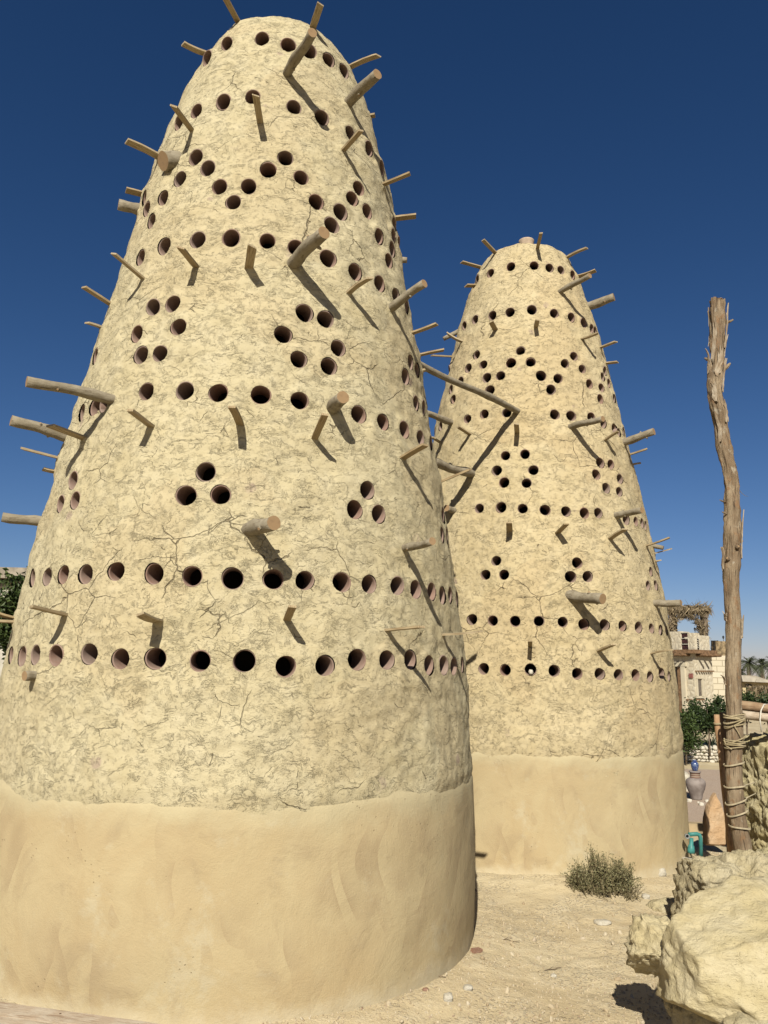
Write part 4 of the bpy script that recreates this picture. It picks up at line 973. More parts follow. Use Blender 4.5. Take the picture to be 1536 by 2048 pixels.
# slim reddish stake and dark post beside the pole
M['redwood'] = mat_log('reddish_wood', (0.42, 0.25, 0.13), (0.22, 0.12, 0.06), (0.50, 0.33, 0.19))
M['darkwood'] = mat_log('dark_wood', (0.15, 0.095, 0.06), (0.08, 0.05, 0.03), (0.22, 0.15, 0.10))
def post(name, a, b, r, mat, label, cat, cutm=None):
    root = empty(name, a, label, cat); mb = MB(); d = b - a; n = 8
    mb.tube([d * (i / n) + Vector((rnd.uniform(-.003, .003), rnd.uniform(-.003, .003), 0)) for i in range(n + 1)], [r * (1 + .05 * math.sin(i * 2.1)) for i in range(n + 1)], 14, True, 0, 1, .03, rnd, .4)
    mb.build('shaft', [mat, cutm or M['cut']], root, smooth=True); return root
a = at(1462, 1712, 6.42); b_ = at(1433, 1429, 6.42)
root = post('wooden_stake', a, b_, .022, M['redwood'], 'slim reddish wooden stake leaning left of the tall pole', 'stake')
mb = MB()
for f_ in (0.93, 0.935):
    c = (b_ - a) * f_
    mb.tube([c + Vector((math.cos(i * .35) * .026, math.sin(i * .35) * .026, 0.002 * math.sin(i))) for i in range(19)], .0055, 6)
mb.build('rope_tie', M['rope'], root, smooth=True)
post('wooden_post', at(1463, 1715, 6.60), at(1447, 1425, 6.60), .033, M['darkwood'], 'dark post standing in the shade between the reddish stake and the tall pole', 'post')
M['railwood'] = mat_log('brown_rail', (0.31, 0.195, 0.11), (0.16, 0.095, 0.055), (0.40, 0.28, 0.17), 1.2)
r1 = post('fence_rail', at(1474, 1409, 6.95), at(1750, 1446, 7.0), .040, M['railwood'], 'upper reddish rail running right from the tall pole', 'rail')
r2 = post('fence_rail', at(1474, 1428, 6.90), at(1750, 1462, 6.94), .036, mat_log('pale_rail', (0.46, 0.36, 0.25), (0.26, 0.18, 0.11), (0.58, 0.48, 0.36)), 'lower paler rail running right from the tall pole above the rock wall', 'rail')
mb = MB()
mb.tube([at(1523, 1464, 6.84), at(1520, 1439, 6.84), at(1522, 1421, 6.86), at(1528, 1409, 6.92), at(1537, 1409, 7.00), at(1544, 1420, 7.04)], .006, 8)
o = mb.build('cord', plain('white_cord', (0.72, 0.67, 0.56), .8, .08, 40), None, smooth=True); tag(o, 'white cord looped over both rails beside the tall pole', 'cord')

# ------------------------------------------------------------------ pipes, kerb, urn court
M['teal'] = plain('teal_plastic', (0.065, 0.27, 0.245), 0.45, 0.10, 30)
M['grey'] = plain('grey_fitting', (0.30, 0.31, 0.30), 0.5, 0.12, 30)
yp = 6.75; p0 = at(1388, 1702, yp); p0.z = 0.0
root = empty('water_pipe', (p0.x, yp, 0.0), 'teal plastic water pipe with an elbow beside the base of the farther tower', 'pipe')
W = lambda x, y, yy=yp: at(x, y, yy) - Vector((p0.x, yp, 0))
mb = MB(); a, b_, c, d = W(1377, 1669), W(1394, 1668), W(1401, 1676), W(1402, 1712)
mb.tube([a, a.lerp(b_, .6), b_, b_.lerp(c, .5) + Vector((.006, 0, .008)), c, d], .0165, 14); mb.build('bent_pipe', M['teal'], root, smooth=True)
mb = MB(); a, b_ = W(1383, 1676), W(1382, 1706)
mb.tube([a, a.lerp(b_, .45), a.lerp(b_, .5), a.lerp(b_, .8), b_], [.015, .017, .024, .029, .030], 16); mb.build('valve_body', M['teal'], root, smooth=True)
mb = MB(); a = W(1375, 1673, yp - .06); ax_ = Vector((-.25, -1, .1)).normalized(); b2 = a - ax_ * .09
n = 18; e1 = ax_.orthogonal().normalized(); e2 = ax_.cross(e1); V = []; F = []
for (r_, h) in ((.014, .09), (.019, .02), (.019, 0), (.013, 0), (.011, .06), (.001, .06)):
    for k in range(n): V.append(a - ax_ * h + (e1 * math.cos(6.2832 * k / n) + e2 * math.sin(6.2832 * k / n)) * r_)
for i in range(5):
    for k in range(n): F.append((i * n + k, i * n + (k + 1) % n, (i + 1) * n + (k + 1) % n, (i + 1) * n + k))
mb.add(V, F); mb.build('open_nozzle', M['grey'], root, smooth=True)
mb = MB(); mb.box((W(1381, 1700).x, 0, .055), (.15, .14, .17), None, 0, .8, .006, rnd); mb.build('concrete_pad', M['pale'], root)
a = on(1364, 1718, 0.0); post('rusty_rod', a - Vector((0, 0, .03)), at(1366, 1677, a.y), .008, plain('rust', (0.26, 0.13, 0.07), .9, .2, 30), 'short rusty rod upright at the right base of the farther tower', 'rod', M['redwood'])
# gravel court
t = NT('court_gravel'); ob = t.coord()
n = t.noise(ob, 55, 4, .7); b = t.noise(ob, 1.5, 3)
col = t.mix(t.ramp(n, .35, .7), (0.43, 0.315, 0.23), (0.63, 0.50, 0.38)); col = t.mix(t.ramp(b, .4, .7, 0, .4), col, (0.54, 0.40, 0.28))
M['court'] = t.done(col, t.bump(n, 1, .01), .95)
mb = MB(); N_ = 24; V = []; F = []
for i in range(N_ + 1):
    for j in range(N_ + 1): V.append((3.2 + 5.2 * j / N_, 9.0 + 5.25 * i / N_, 0.0))
zz_ = ground_h(np.array([v[0] for v in V]), np.array([v[1] for v in V])); V = [(v[0], v[1], z + 0.012) for v, z in zip(V, zz_)]
for i in range(N_):
    for j in range(N_): F.append((i * (N_ + 1) + j, i * (N_ + 1) + j + 1, (i + 1) * (N_ + 1) + j + 1, (i + 1) * (N_ + 1) + j))
mb.add(V, F); tag(mb.build('gravel_court', M['court'], None, smooth=True), kind='structure')
a = on(1395, 1664, 0.0)
mb = MB(); mb.box((0, 0, 0.03), (1.5, 0.14, 0.13), None, 0, 0.93, 0.006, rnd)
o = mb.build('kerb', plain('tan_kerb', (0.50, 0.38, 0.22), .9, .1, 9, .01), None, loc=(a.x + .45, a.y, 0)); tag(o, kind='structure')
# urn with a blue jar on it
def lathe(mb, prof, n=32, mi=0, ripple=0):
    V = []; F = []
    for (r_, h) in prof:
        for k in range(n): V.append((r_ * math.cos(6.2832 * k / n), r_ * math.sin(6.2832 * k / n), h))
    for i in range(len(prof) - 1):
        for k in range(n): F.append((i * n + k, i * n + (k + 1) % n, (i + 1) * n + (k + 1) % n, (i + 1) * n + k))
    mb.add(V, F, mi)
u = on(1393, 1601, 0.0); uz = gz(u.x, u.y) + .012
k_ = u.y / 10.3
root = empty('clay_urn', (u.x, u.y, uz), 'grey brown clay urn with a red banded neck on the gravel court', 'urn')
mb = MB(); lathe(mb, [(0.0, 0.0), (.066 * k_, 0), (.07 * k_, .012), (.082 * k_, .07), (.108 * k_, .135), (.121 * k_, .19), (.122 * k_, .215), (.112 * k_, .245), (.088 * k_, .268), (.066 * k_, .276)])
t = NT('urn_clay'); n = t.noise(t.coord(), 9, 4); M['urn'] = t.done(t.mix(t.ramp(n, .35, .65), (0.235, 0.19, 0.165), (0.36, 0.305, 0.27)), None, .8)
mb.build('body', M['urn'], root, smooth=True)
mb = MB(); lathe(mb, [(.066 * k_, .274), (.064 * k_, .285), (.060 * k_, .31), (.062 * k_, .335), (.064 * k_, .345), (.052 * k_, .348), (.048 * k_, .30), (.001, .29)])
t = NT('urn_neck'); se = t.node('ShaderNodeSeparateXYZ'); t.put(se.inputs[0], t.coord()); wv = t.math('SINE', t.math('MULTIPLY', se.outputs[2], 240.0))
mb.build('neck', t.done(t.mix(t.ramp(wv, -.2, .2), (0.20, 0.10, 0.07), (0.38, 0.30, 0.22)), None, .8), root, smooth=True)
mb = MB(); lathe(mb, [(.07 * k_, .343), (.074 * k_, .350), (.072 * k_, .360), (.045 * k_, .363), (.001, .362)]); mb.build('rim', M['urn'], root, smooth=True)
root = empty('blue_jar', (u.x + .003, u.y, uz + .362), 'small cobalt blue jar standing on top of the clay urn', 'jar')
t = NT('blue_glaze'); t.b.inputs['Specular IOR Level'].default_value = .5
M['blue'] = t.done(t.mix(t.ramp(t.noise(t.coord(), 24, 3), .4, .62), (0.035, 0.06, 0.20), (0.15, 0.20, 0.32)), None, .25)
mb = MB(); lathe(mb, [(0, 0), (.030, 0), (.036, .015), (.048, .05), (.05, .075), (.046, .10), (.034, .116), (.026, .12)]); mb.build('body', M['blue'], root, smooth=True)
mb = MB(); lathe(mb, [(.026, .118), (.024, .13), (.030, .137), (.027, .142), (.018, .138), (.001, .13)]); mb.build('neck', M['blue'], root, smooth=True)
for (px, py, s, sd, lab) in ((1379, 1603, .032, 41, 'white stone at the left foot of the clay urn'), (1403, 1610, .034, 42, 'largest white stone in front of the clay urn'), (1414, 1603, .027, 43, 'white stone at the right foot of the clay urn'), (1397, 1605, .018, 44, 'smallest white stone tucked in front of the clay urn')):
    q = on(px, py, 0.02); rock('stone', (q.x, q.y, s * .55 + .01), (s, s * .9, s * .8), sd, M['white'], lab, 'stone', None, 3, (.18, .08, .03), 1.2, .3)
# cairn of pale rubble at the tower edge behind the urn
q = on(1372, 1582, 0.0); rock('rock', (q.x - .05, q.y, .12), (.10, .14, .17), 47, M['pale'], 'pale upright rock half hidden by the farther tower beside the urn', 'rock', None, 4, (.2, .14, .05), 1.3, .4)

# low wall of rounded white stones, and the raised bed behind it
a = on(1395, 1524, 0.0); yw = a.y
root = empty('stone_wall', (a.x, yw, 0), 'low garden wall of rounded white stones behind the clay urn', 'garden wall')
mb = MB(); rnd = random.Random(31); zt = at(1395, 1495, yw).z
row = 0; z = .0
while z < zt:
    hh = rnd.uniform(.055, .085); x = -1.1
    while x < 1.9:
        w = rnd.uniform(.05, .11); E = Euler((rnd.uniform(-.4, .4), rnd.uniform(-.4, .4), rnd.uniform(-.5, .5))).to_matrix()
        c = Vector((x + w / 2, rnd.uniform(-.02, .02), z + hh / 2 + rnd.uniform(-.008, .008)))
        mb.add([c + E @ Vector((q[0] * w * .56, q[1] * .09, q[2] * hh * .56)) * rnd.uniform(.93, 1.07) for q in IC2], IF2); x += w * .97
    z += hh * .93
mb.build('stonework', M['white'], root, smooth=True)
mb = MB(); mb.box((.4, .12, zt / 2 - .03), (3.0, .16, zt - .04)); mb.build('mortar', M['plinth'], root)
mb = MB(); mb.box((a.x + 3, yw + 5.2, zt / 2 - .03), (9, 10, zt - .02)); tag(mb.build('raised_bed', M['sand']), kind='structure')

# small dark-leaved trees behind the stone wall
def tree(name, px, pytop, pybot, pyfoot, pxw, Y, mat, label, cat, group, n, size, seed):
    rnd = random.Random(seed)
    top, bot, foot = at(px, pytop, Y), at(px, pybot, Y), at(px, pyfoot, Y); dep = (top - CAM).dot(_f)
    w = pxw / 2 * dep / FPX; hz = (top.z - bot.z) / 2
    root = empty(name, (foot.x, Y, foot.z), label, cat, group)
    c = Vector((0, 0, (top.z + bot.z) / 2 - foot.z))
    mb = MB(); mb.tube([Vector((0, 0, -.15)), Vector((.01, 0, c.z * .5)), c], [.03 * w / .4, .022 * w / .4, .012 * w / .4], 8, True, 0, 0, .08, rnd)
    for k in range(6):
        e = c + Vector((rnd.uniform(-.6, .6) * w, rnd.uniform(-.6, .6) * w, rnd.uniform(-.2, .7) * hz)); s_ = Vector((0, 0, c.z * rnd.uniform(.45, .8)))
        mb.tube([s_, s_.lerp(e, .5) + Vector((0, 0, .03)), e], [.014 * w / .4, .009 * w / .4, .004 * w / .4], 6)
    mb.build('trunk', M['bark'], root, smooth=True)
    mb = MB(); leaves(mb, n, c, (w * .85, w * .85, hz * .85), rnd, size, None, 2.2, .2)
    mb.build('crown', mat, root); return root
G = 'small trees behind the stone wall'
tree('small_tree', 1372, 1418, 1512, 1512, 58, 14.9, M['leaf_mid'], 'lighter green bushy tree touching the edge of the farther tower', 'tree', G, 2600, .07, 1)
tree('small_tree', 1392, 1402, 1462, 1497, 52, 15.6, M['leaf_dark'], 'dark round tree in front of the stone house corner', 'tree', G, 1900, .07, 2)
tree('small_tree', 1419, 1404, 1472, 1497, 52, 15.4, M['leaf_dark'], 'dark tree on a thin trunk standing behind the spiky agave', 'tree', G, 1900, .07, 3)
tree('small_tree', 1444, 1390, 1462, 1497, 40, 16.0, M['leaf_dark'], 'dark tree partly hidden by the tall wooden pole', 'tree', G, 1500, .07, 4)
tree('small_tree', 1496, 1384, 1440, 1497, 62, 19.0, M['leaf_dark'], 'dark bushy tree right of the tall pole above the rails', 'tree', G, 1700, .085, 5)
tree('small_tree', 1540, 1386, 1440, 1497, 66, 18.6, M['leaf_dark'], 'dark bushy tree cut by the right edge of the photo', 'tree', G, 1700, .085, 6)
# agave
a = at(1423, 1498, yw + .14); root = empty('agave', (a.x, a.y, a.z), 'spiky dark agave growing on top of the stone wall', 'agave')
mb = MB(); rnd = random.Random(8)
for k in range(46):
    az_ = rnd.uniform(0, 6.28); el_ = rnd.uniform(.15, 1.35); L = rnd.uniform(.26, .40); w = .026; V = []
    d = Vector((math.cos(az_) * math.cos(el_), math.sin(az_) * math.cos(el_), math.sin(el_))); s = Vector((-math.sin(az_), math.cos(az_), 0)); u_ = s.cross(d)
    for i in range(5):
        t = i / 4; c = d * L * t + Vector((0, 0, -.05 * t * t)); ww = w * (1 - t) ** .7
        V += [c - s * ww, c + u_ * ww * -.5, c + s * ww]
    F = []
    for i in range(4): F += [(3 * i, 3 * i + 1, 3 * i + 4, 3 * i + 3), (3 * i + 1, 3 * i + 2, 3 * i + 5, 3 * i + 4)]
    mb.add(V, F)
mb.build('leaf_rosette', M['leaf_agave'], root)

# ------------------------------------------------------------------ left side: leafy tree, pale building, pallet
tree('broad_tree', 2, 1140, 1330, 1480, 95, 8.6, M['leaf_mid'], 'leafy green tree behind the left side of the nearer tower', 'tree', None, 3600, .075, 12)
M['stucco'] = plain('pale_stucco', (0.62, 0.57, 0.47), .9, .06, 6, .01)
a = at(-260, 1170, 15.5); b_ = at(48, 1170, 15.5)
root = empty('flat_roofed_building', ((a.x + b_.x) / 2, 17.0, 0), 'pale flat-roofed building behind the leafy tree at the left edge', 'building')
zt = at(0, 1162, 15.5).z; zr = at(0, 1137, 15.5).z; wx = b_.x - a.x
mb = MB(); mb.box((0, 0, zt / 2), (wx, 3.0, zt)); mb.build('wall', M['stucco'], root)
mb = MB(); mb.box((0, 0, (zt + zr) / 2 + .02), (wx + .5, 3.5, zr - zt - .04)); mb.build('roof', plain('roof_edge', (0.40, 0.34, 0.26), .9, .2, 5, .01), root)
mb = MB(); n_ = 9
for k in range(n_): mb.box((-wx / 2 + wx * (k + .5) / n_, -1.62, zt - .06), (.09, .22, .09))
mb.build('roof_beams', M['darkwood'], root)
mb = MB(); mb.box((wx * .1, -1.51, zt * .45), (.9, .03, 1.2)); o = mb.build('window', plain('dark_glass', (.04, .045, .05), .3, .1, 5), root)
mb = MB()
for dx, dz, sx, sz in ((0, .65, 1.06, .08), (0, -.65, 1.06, .08), (-.49, 0, .08, 1.22), (.49, 0, .08, 1.22)): mb.box((wx * .1 + dx, -1.53, zt * .45 + dz), (sx, .07, sz))
mb.build('window_frame', M['darkwood'], o)
# pallet boards in the corner
zp = 0.235
A, B = on(-90, 1990, zp), on(350, 2050, zp); d = (B - A); L = d.length; d.normalize(); s = Vector((d.y, -d.x, 0))
root = empty('wooden_pallet', (A.x, A.y, 0), 'pale wooden pallet boards lying in the bottom left corner', 'pallet', None, math.atan2(d.y, d.x))
M['board'] = mat_slat('pale_board'); M['board'] = mat_log('pale_board_wood', (0.56, 0.43, 0.30), (0.36, 0.24, 0.15), (0.66, 0.55, 0.41), 1.2)
for k in range(4):
    mb = MB(); n = 14; V = []; F = []; U = []; y0 = -.005 - k * .112; w = .090
    for i in range(n + 1):
        x = L * i / n; j = 0.002 * math.sin(i * 2.3 + k)
        V += [(x, y0 + j, zp - .022), (x, y0 - w + j, zp - .022), (x, y0 - w + j, zp), (x, y0 + j, zp)]
    for i in range(n):
        for q in range(4):
            F.append((i * 4 + q, i * 4 + (q + 1) % 4, i * 4 + 4 + (q + 1) % 4, i * 4 + 4 + q))
            U.append([(q * .1, L * i / n), (q * .1 + .1, L * i / n), (q * .1 + .1, L * (i + 1) / n), (q * .1, L * (i + 1) / n)])
    F += [(0, 3, 2, 1), (n * 4, n * 4 + 1, n * 4 + 2, n * 4 + 3)]; U += [[(0, 0)] * 4] * 2
    mb.add(V, F, 0, U)
    for x in (.18, .52, .86, 1.2):
        if x < L: mb.tube([(x, y0 - .03, zp - .004), (x, y0 - .03, zp + .0015)], .004, 8, True, 1, 1)
    mb.build('board', [M['board'], M['darkwood']], root)
for x in (.1, L * .5, L - .1):
    mb = MB(); mb.box((x, -.22, (zp - .022) / 2 - .02), (.09, .42, zp - .022 + .03)); mb.build('bearer', M['slat'], root)

# ------------------------------------------------------------------ stone house on the right
YH = 34.0
Zat = lambda py, Y=YH, px=1390: at(px, py, Y).z
C0 = at(1388, 1350, YH); CL = at(1322, 1350, 35.6); CR = at(1425.5, 1350, 34.7)
C0, CL, CR = [Vector((q.x, q.y, 0)) for q in (C0, CL, CR)]
CB = CL + (CR - C0)
M['rubble'] = None
t = NT('rubble_stone'); ob = t.coord(); v = t.voro(ob, 4.5); e = t.voro(ob, 4.5, 'DISTANCE_TO_EDGE'); n = t.noise(ob, 7, 4)
col = t.mix(t.ramp(n, .35, .7), (0.68, 0.59, 0.43), (0.77, 0.69, 0.53)); col = t.mix(t.ramp(e, .0, .09, .45, 0), col, (0.48, 0.39, 0.26))
M['rubble'] = t.done(col, t.bump(e, .8, .05), .95)
t = NT('block_stone'); uv = t.coord()
br = t.node('ShaderNodeTexBrick'); t.put(br.inputs[0], t.mapping(uv, scale=(1, 1, 1), rot=(R(90), 0, 0)))
br.inputs['Color1'].default_value = (0.78, 0.69, 0.52, 1); br.inputs['Color2'].default_value = (0.72, 0.63, 0.46, 1); br.inputs['Mortar'].default_value = (0.45, 0.38, 0.26, 1)
br.inputs['Scale'].default_value = 1.0; br.inputs['Mortar Size'].default_value = .02; br.inputs['Brick Width'].default_value = .55; br.inputs['Row Height'].default_value = .27
M['block'] = t.done(br.outputs[0], None, .95)
M['trim'] = plain('smooth_trim', (0.72, 0.63, 0.46), .9, .05, 3)
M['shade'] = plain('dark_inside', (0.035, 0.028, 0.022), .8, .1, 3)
M['beam'] = plain('brown_beam', (0.27, 0.16, 0.085), .8, .2, 8)
root = empty('stone_house', tuple(C0), 'two-storey rubble stone house with a corner terrace behind the small trees', 'house')
def rel(v): return v - C0
def prism(mb, plan, z0, z1):
    n = len(plan); V = [(p.x, p.y, z0) for p in plan] + [(p.x, p.y, z1) for p in plan]
    mb.add(V, [tuple(range(n))[::-1], tuple(range(n, 2 * n))] + [(i, (i + 1) % n, n + (i + 1) % n, n + i) for i in range(n)])
zf = Zat(1306); O = Vector((0, 0, 0)); plan = [O, rel(CR), rel(CB), rel(CL)]
mb = MB(); prism(mb, plan, -.3, zf); mb.build('wall', M['rubble'], root)
def face(a, b, px_, z, row=1350):
    """point on the vertical face a-b under photo column px_ (world space)"""
    d0 = at(px_, row, 10) - CAM; dx, dy = d0.x, d0.y; e = b - a
    k = (dx * a.y - dy * a.x) / (dy * e.x - dx * e.y); return Vector((a.x + e.x * k, a.y + e.y * k, z)), k
def panel(mb, a, b, p0, p1, y0, y1, out=.04, th=.10):
    """box on face a-b between photo columns p0..p1, rows y0 (top)..y1"""
    q0, _ = face(a, b, p0, 0, (y0 + y1) / 2); q1, _ = face(a, b, p1, 0, (y0 + y1) / 2); mid = (q0 + q1) / 2
    z1, z0 = at((p0 + p1) / 2, y0, mid.y).z, at((p0 + p1) / 2, y1, mid.y).z
    e = (b - a).normalized(); nrm = Vector((e.y, -e.x, 0)); 
    if nrm.y > 0: nrm = -nrm
    P4 = [q0 + nrm * out, q1 + nrm * out, q1 + nrm * (out - th), q0 + nrm * (out - th)]
    prism(mb, [rel(p) for p in P4], z0, z1)
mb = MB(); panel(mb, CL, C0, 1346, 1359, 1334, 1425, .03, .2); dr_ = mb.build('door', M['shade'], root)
mb = MB(); panel(mb, CL, C0, 1358.5, 1365, 1334, 1425, .07, .2); mb.build('door_leaf', M['beam'], dr_)
mb = MB(); panel(mb, CL, C0, 1343, 1374, 1325, 1333, .10, .3); panel(mb, CL, C0, 1366, 1374, 1333.5, 1425, .10, .3); mb.build('door_surround', M['trim'], root)
mb = MB(); panel(mb, C0, CR, 1394.5, 1402, 1361, 1391, .02, .1); w_ = mb.build('window', plain('louvre', (0.20, 0.165, 0.13), .7, .2, 20), root)
mb = MB(); panel(mb, C0, CR, 1391.5, 1394, 1358, 1393, .07, .2); panel(mb, C0, CR, 1402.5, 1406, 1358, 1393, .07, .2); panel(mb, C0, CR, 1391, 1406.5, 1355, 1357.5, .08, .2); panel(mb, C0, CR, 1391, 1406.5, 1393.5, 1396, .08, .2); mb.build('window_frame', M['trim'], w_)
mb = MB(); panel(mb, CL, C0, 1379, 1386, 1347, 1356, .05, .1); mb.build('red_plaque', plain('red_plaque', (0.36, 0.13, 0.11), .7, .15, 12), root)
def stubs(y, cols, a, b, w=1.8, h=2.4, out=.12):
    mb = MB()
    for c in cols: panel(mb, a, b, c, c + w, y, y + h, out, out + .1)
    return mb
stubs(1341, (1390, 1395.5, 1400.5, 1405, 1409.5, 1414, 1418, 1422), C0, CR, 2.0).build('beam_ends', M['beam'], root)
stubs(1398, (1376, 1382), CL, C0).build('beam_ends', M['beam'], root)
stubs(1398, (1391, 1397, 1403), C0, CR).build('beam_ends', M['beam'], root)
# canopy ledge carried on brackets round the corner
mb = MB(); out = .30
eL = (CL - C0).normalized(); eR = (CR - C0).normalized()
nL = Vector((eL.y, -eL.x, 0)); nL = nL if nL.y < 0 else -nL; nR = Vector((eR.y, -eR.x, 0)); nR = nR if nR.y < 0 else -nR
cc = (nL + nR); cc = cc / cc.length * out * 1.25
lp = [rel(CL) + nL * out, cc, rel(CR) + nR * out, rel(CR) - nR * .02, O, rel(CL) - nL * .02]
prism(mb, lp, zf - .02, zf + .14); mb.build('ledge', M['beam'], root)
mb = MB()
for px_, (a, b, nn_) in ((1352, (CL, C0, nL)), (1366, (CL, C0, nL)), (1378, (CL, C0, nL)), (1393, (C0, CR, nR)), (1403, (C0, CR, nR)), (1413, (C0, CR, nR)), (1421, (C0, CR, nR))):
    q, _ = face(a, b, px_, 0, 1308); q = rel(q); mb.tube([q + Vector((0, 0, zf - .10)) - nn_ * .05, q + nn_ * (out + .22) + Vector((0, 0, zf - .08))], .055, 8)
mb.build('brackets', M['beam'], root)
# terrace parapet piers with a woven screen between
def pier(p0, p1, y0, a, b, th=.6, mat='rubble', name='parapet_pier', inset=.06):
    mb = MB(); q0, _ = face(a, b, p0, 0, y0 + 18); q1, _ = face(a, b, p1, 0, y0 + 18); e = (b - a).normalized(); n_ = Vector((e.y, -e.x, 0)); n_ = n_ if n_.y < 0 else -n_
    z1 = at((p0 + p1) / 2, y0, ((q0 + q1) / 2).y).z
    prism(mb, [rel(v) for v in (q0 - n_ * inset, q1 - n_ * inset, q1 - n_ * (inset + th), q0 - n_ * (inset + th))], zf + .1, z1)
    return mb.build(name, M[mat], root)
pier(1330, 1359.5, 1263, CL, C0); pier(1374, 1386, 1266, CL, C0, .2); pp_ = pier(1388, 1402, 1266, C0, CR, .22); pier(1402.5, 1424, 1271, C0, CR, .25, 'rubble', 'parapet_pier', .12)
M['weave'] = plain('dark_weave', (0.075, 0.03, 0.03), .9, .3, 14)
mb = MB()
for k in range(3): panel(mb, CL, C0, 1359.8, 1373.5, 1266 + k * 12, 1274 + k * 12, -.12, .05)
mb.build('woven_screen', M['weave'], root)
mb = MB()
for k in range(4): panel(mb, CL, C0, 1359.6, 1374, 1264.5 + k * 11.5, 1265.8 + k * 11.5, -.08, .06)
mb.build('screen_rails', M['stucco'], root)
# arched niche with a white lattice
mb = MB(); q, _ = face(C0, CR, 1395, 0, 1285); q = rel(q) - nR * .05; zc = at(1395, 1283, 34.3).z; wN = .13
ring = [q + eR * math.cos(a) * wN + Vector((0, 0, zc + math.sin(a) * wN * 1.1)) for a in np.linspace(0, math.pi, 13)]
ring = [q + eR * wN + Vector((0, 0, zc - .34))] + ring + [q - eR * wN + Vector((0, 0, zc - .34))]
n = len(ring); V = [v + nR * .03 for v in ring] + [v - nR * .05 for v in ring]
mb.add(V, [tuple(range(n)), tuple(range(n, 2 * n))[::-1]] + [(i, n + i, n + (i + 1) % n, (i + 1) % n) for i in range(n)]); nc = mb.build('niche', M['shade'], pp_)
mb = MB()
for k in range(5):
    z = zc - .30 + k * .095
    mb.tube([q - eR * wN * .8 + nR * .05 + Vector((0, 0, z)), q + nR * .05 + Vector((0, 0, z + .06)), q + eR * wN * .8 + nR * .05 + Vector((0, 0, z))], .017, 6)
    mb.tube([q - eR * wN * .5 + nR * .05 + Vector((0, 0, z + .05)), q + eR * wN * .5 + nR * .05 + Vector((0, 0, z + .05))], .013, 6)
mb.build('lattice', M['stucco'], pp_)
# gazebo thatched with palm leaves on the terrace
gc = (rel(at(1377, 1250, 36.2)) + C0); gzf = zf + .14
root2 = empty('thatched_gazebo', (gc.x, gc.y, gzf), 'palm-thatched gazebo with an arched opening on the stone house terrace', 'gazebo')
GX_ = lambda px, py, Y=36.0: at(px, py, Y) - Vector((gc.x, gc.y, gzf))
rnd = random.Random(77)
for (x0, x1, Y) in ((1340, 1344, 36.0), (1411, 1409.5, 36.0), (1348, 1351, 37.8), (1404, 1403, 37.8)):
    mb = MB(); top = GX_(x0, 1222, Y); bot = GX_(x1, 1300, Y); bot.z = 0
    mb.tube([bot, bot.lerp(top, .5) + Vector((.03, 0, 0)), top], [.11, .10, .09], 9, True, 0, 0, .15, rnd); mb.build('post', M['bark'], root2, smooth=True)
def frondlets(mb, P0, P1, n, L, rnd, down=1.0, spread=.25):
    V = []; F = []
    for _ in range(n):
        p = P0.lerp(P1, rnd.random()) + Vector((rnd.gauss(0, .06), rnd.gauss(0, .12), rnd.gauss(0, .05)))
        d = Vector((rnd.gauss(0, spread), rnd.gauss(0, spread), -down + rnd.gauss(0, spread))).normalized(); s = d.cross(Vector((rnd.gauss(0, 1), rnd.gauss(0, 1), .1))).normalized()
        l = L * rnd.uniform(.5, 1.2); w = .02 * rnd.uniform(.7, 1.5); b = len(V)
        V += [p - s * w, p + s * w, p + d * l + s * w * .2, p + d * l - s * w * .2]; F.append((b, b + 1, b + 2, b + 3))
    mb.add(V, F)
mb = MB(); z_ = GX_(1377, 1219).z
mb.box(tuple((GX_(1338, 1218) + GX_(1415, 1218)) / 2 + Vector((0, .9, -.02))), (GX_(1415, 1218).x - GX_(1338, 1218).x, 2.2, .16), None, 0, .9, .03, rnd)
for Y in (35.9, 36.6, 37.4): frondlets(mb, GX_(1337, 1215, Y), GX_(1417, 1217, Y), 420, .42, rnd, .9, .5)
frondlets(mb, GX_(1337, 1212), GX_(1419, 1214), 160, .35, rnd, 0.0, .8)
mb.build('thatch_roof', M['dry'], root2)
mb = MB()   # palm sheaths hung as an arch
arc = [GX_(1371 + 30 * math.cos(a), 1258 - 28 * math.sin(a)) for a in np.linspace(-.6, math.pi + .6, 22)]
for i in range(len(arc) - 1): frondlets(mb, arc[i], arc[i + 1], 34, .24, rnd, .5, .6)
frondlets(mb, GX_(1410, 1228), GX_(1409, 1290), 170, .28, rnd, .6, .6); frondlets(mb, GX_(1341, 1228), GX_(1343, 1290), 140, .28, rnd, .6, .6)
mb.build('palm_arch', M['dry'], root2)
o_ = None
M['iron'] = plain('black_iron', (.02, .02, .022), .4, .1, 10)
def lantern(px, pybot, Y, h, label):
    b = at(px, pybot, Y); root = empty('lantern', tuple(b), label, 'lantern', 'lanterns on the terrace piers')
    mb = MB(); lathe(mb, [(.06 * h, 0), (.06 * h, .06 * h), (.03 * h, .1 * h), (.03 * h, .3 * h), (.11 * h, .36 * h)], 10); mb.build('stem', M['iron'], root, smooth=True)
    mb = MB(); lathe(mb, [(.10 * h, .36 * h), (.19 * h, .68 * h), (.02, .70 * h)], 6); mb.build('glass', plain('lantern_glass', (.10, .11, .12), .2, .1, 6), root)
    mb = MB(); lathe(mb, [(.22 * h, .68 * h), (.12 * h, .84 * h), (.03 * h, .9 * h), (.03 * h, 1.0 * h), (.001, 1.02 * h)], 10); mb.build('cap', M['iron'], root, smooth=True)
lantern(1390, 1266, 34.8, .27, 'black iron lantern in front of the gazebo opening')
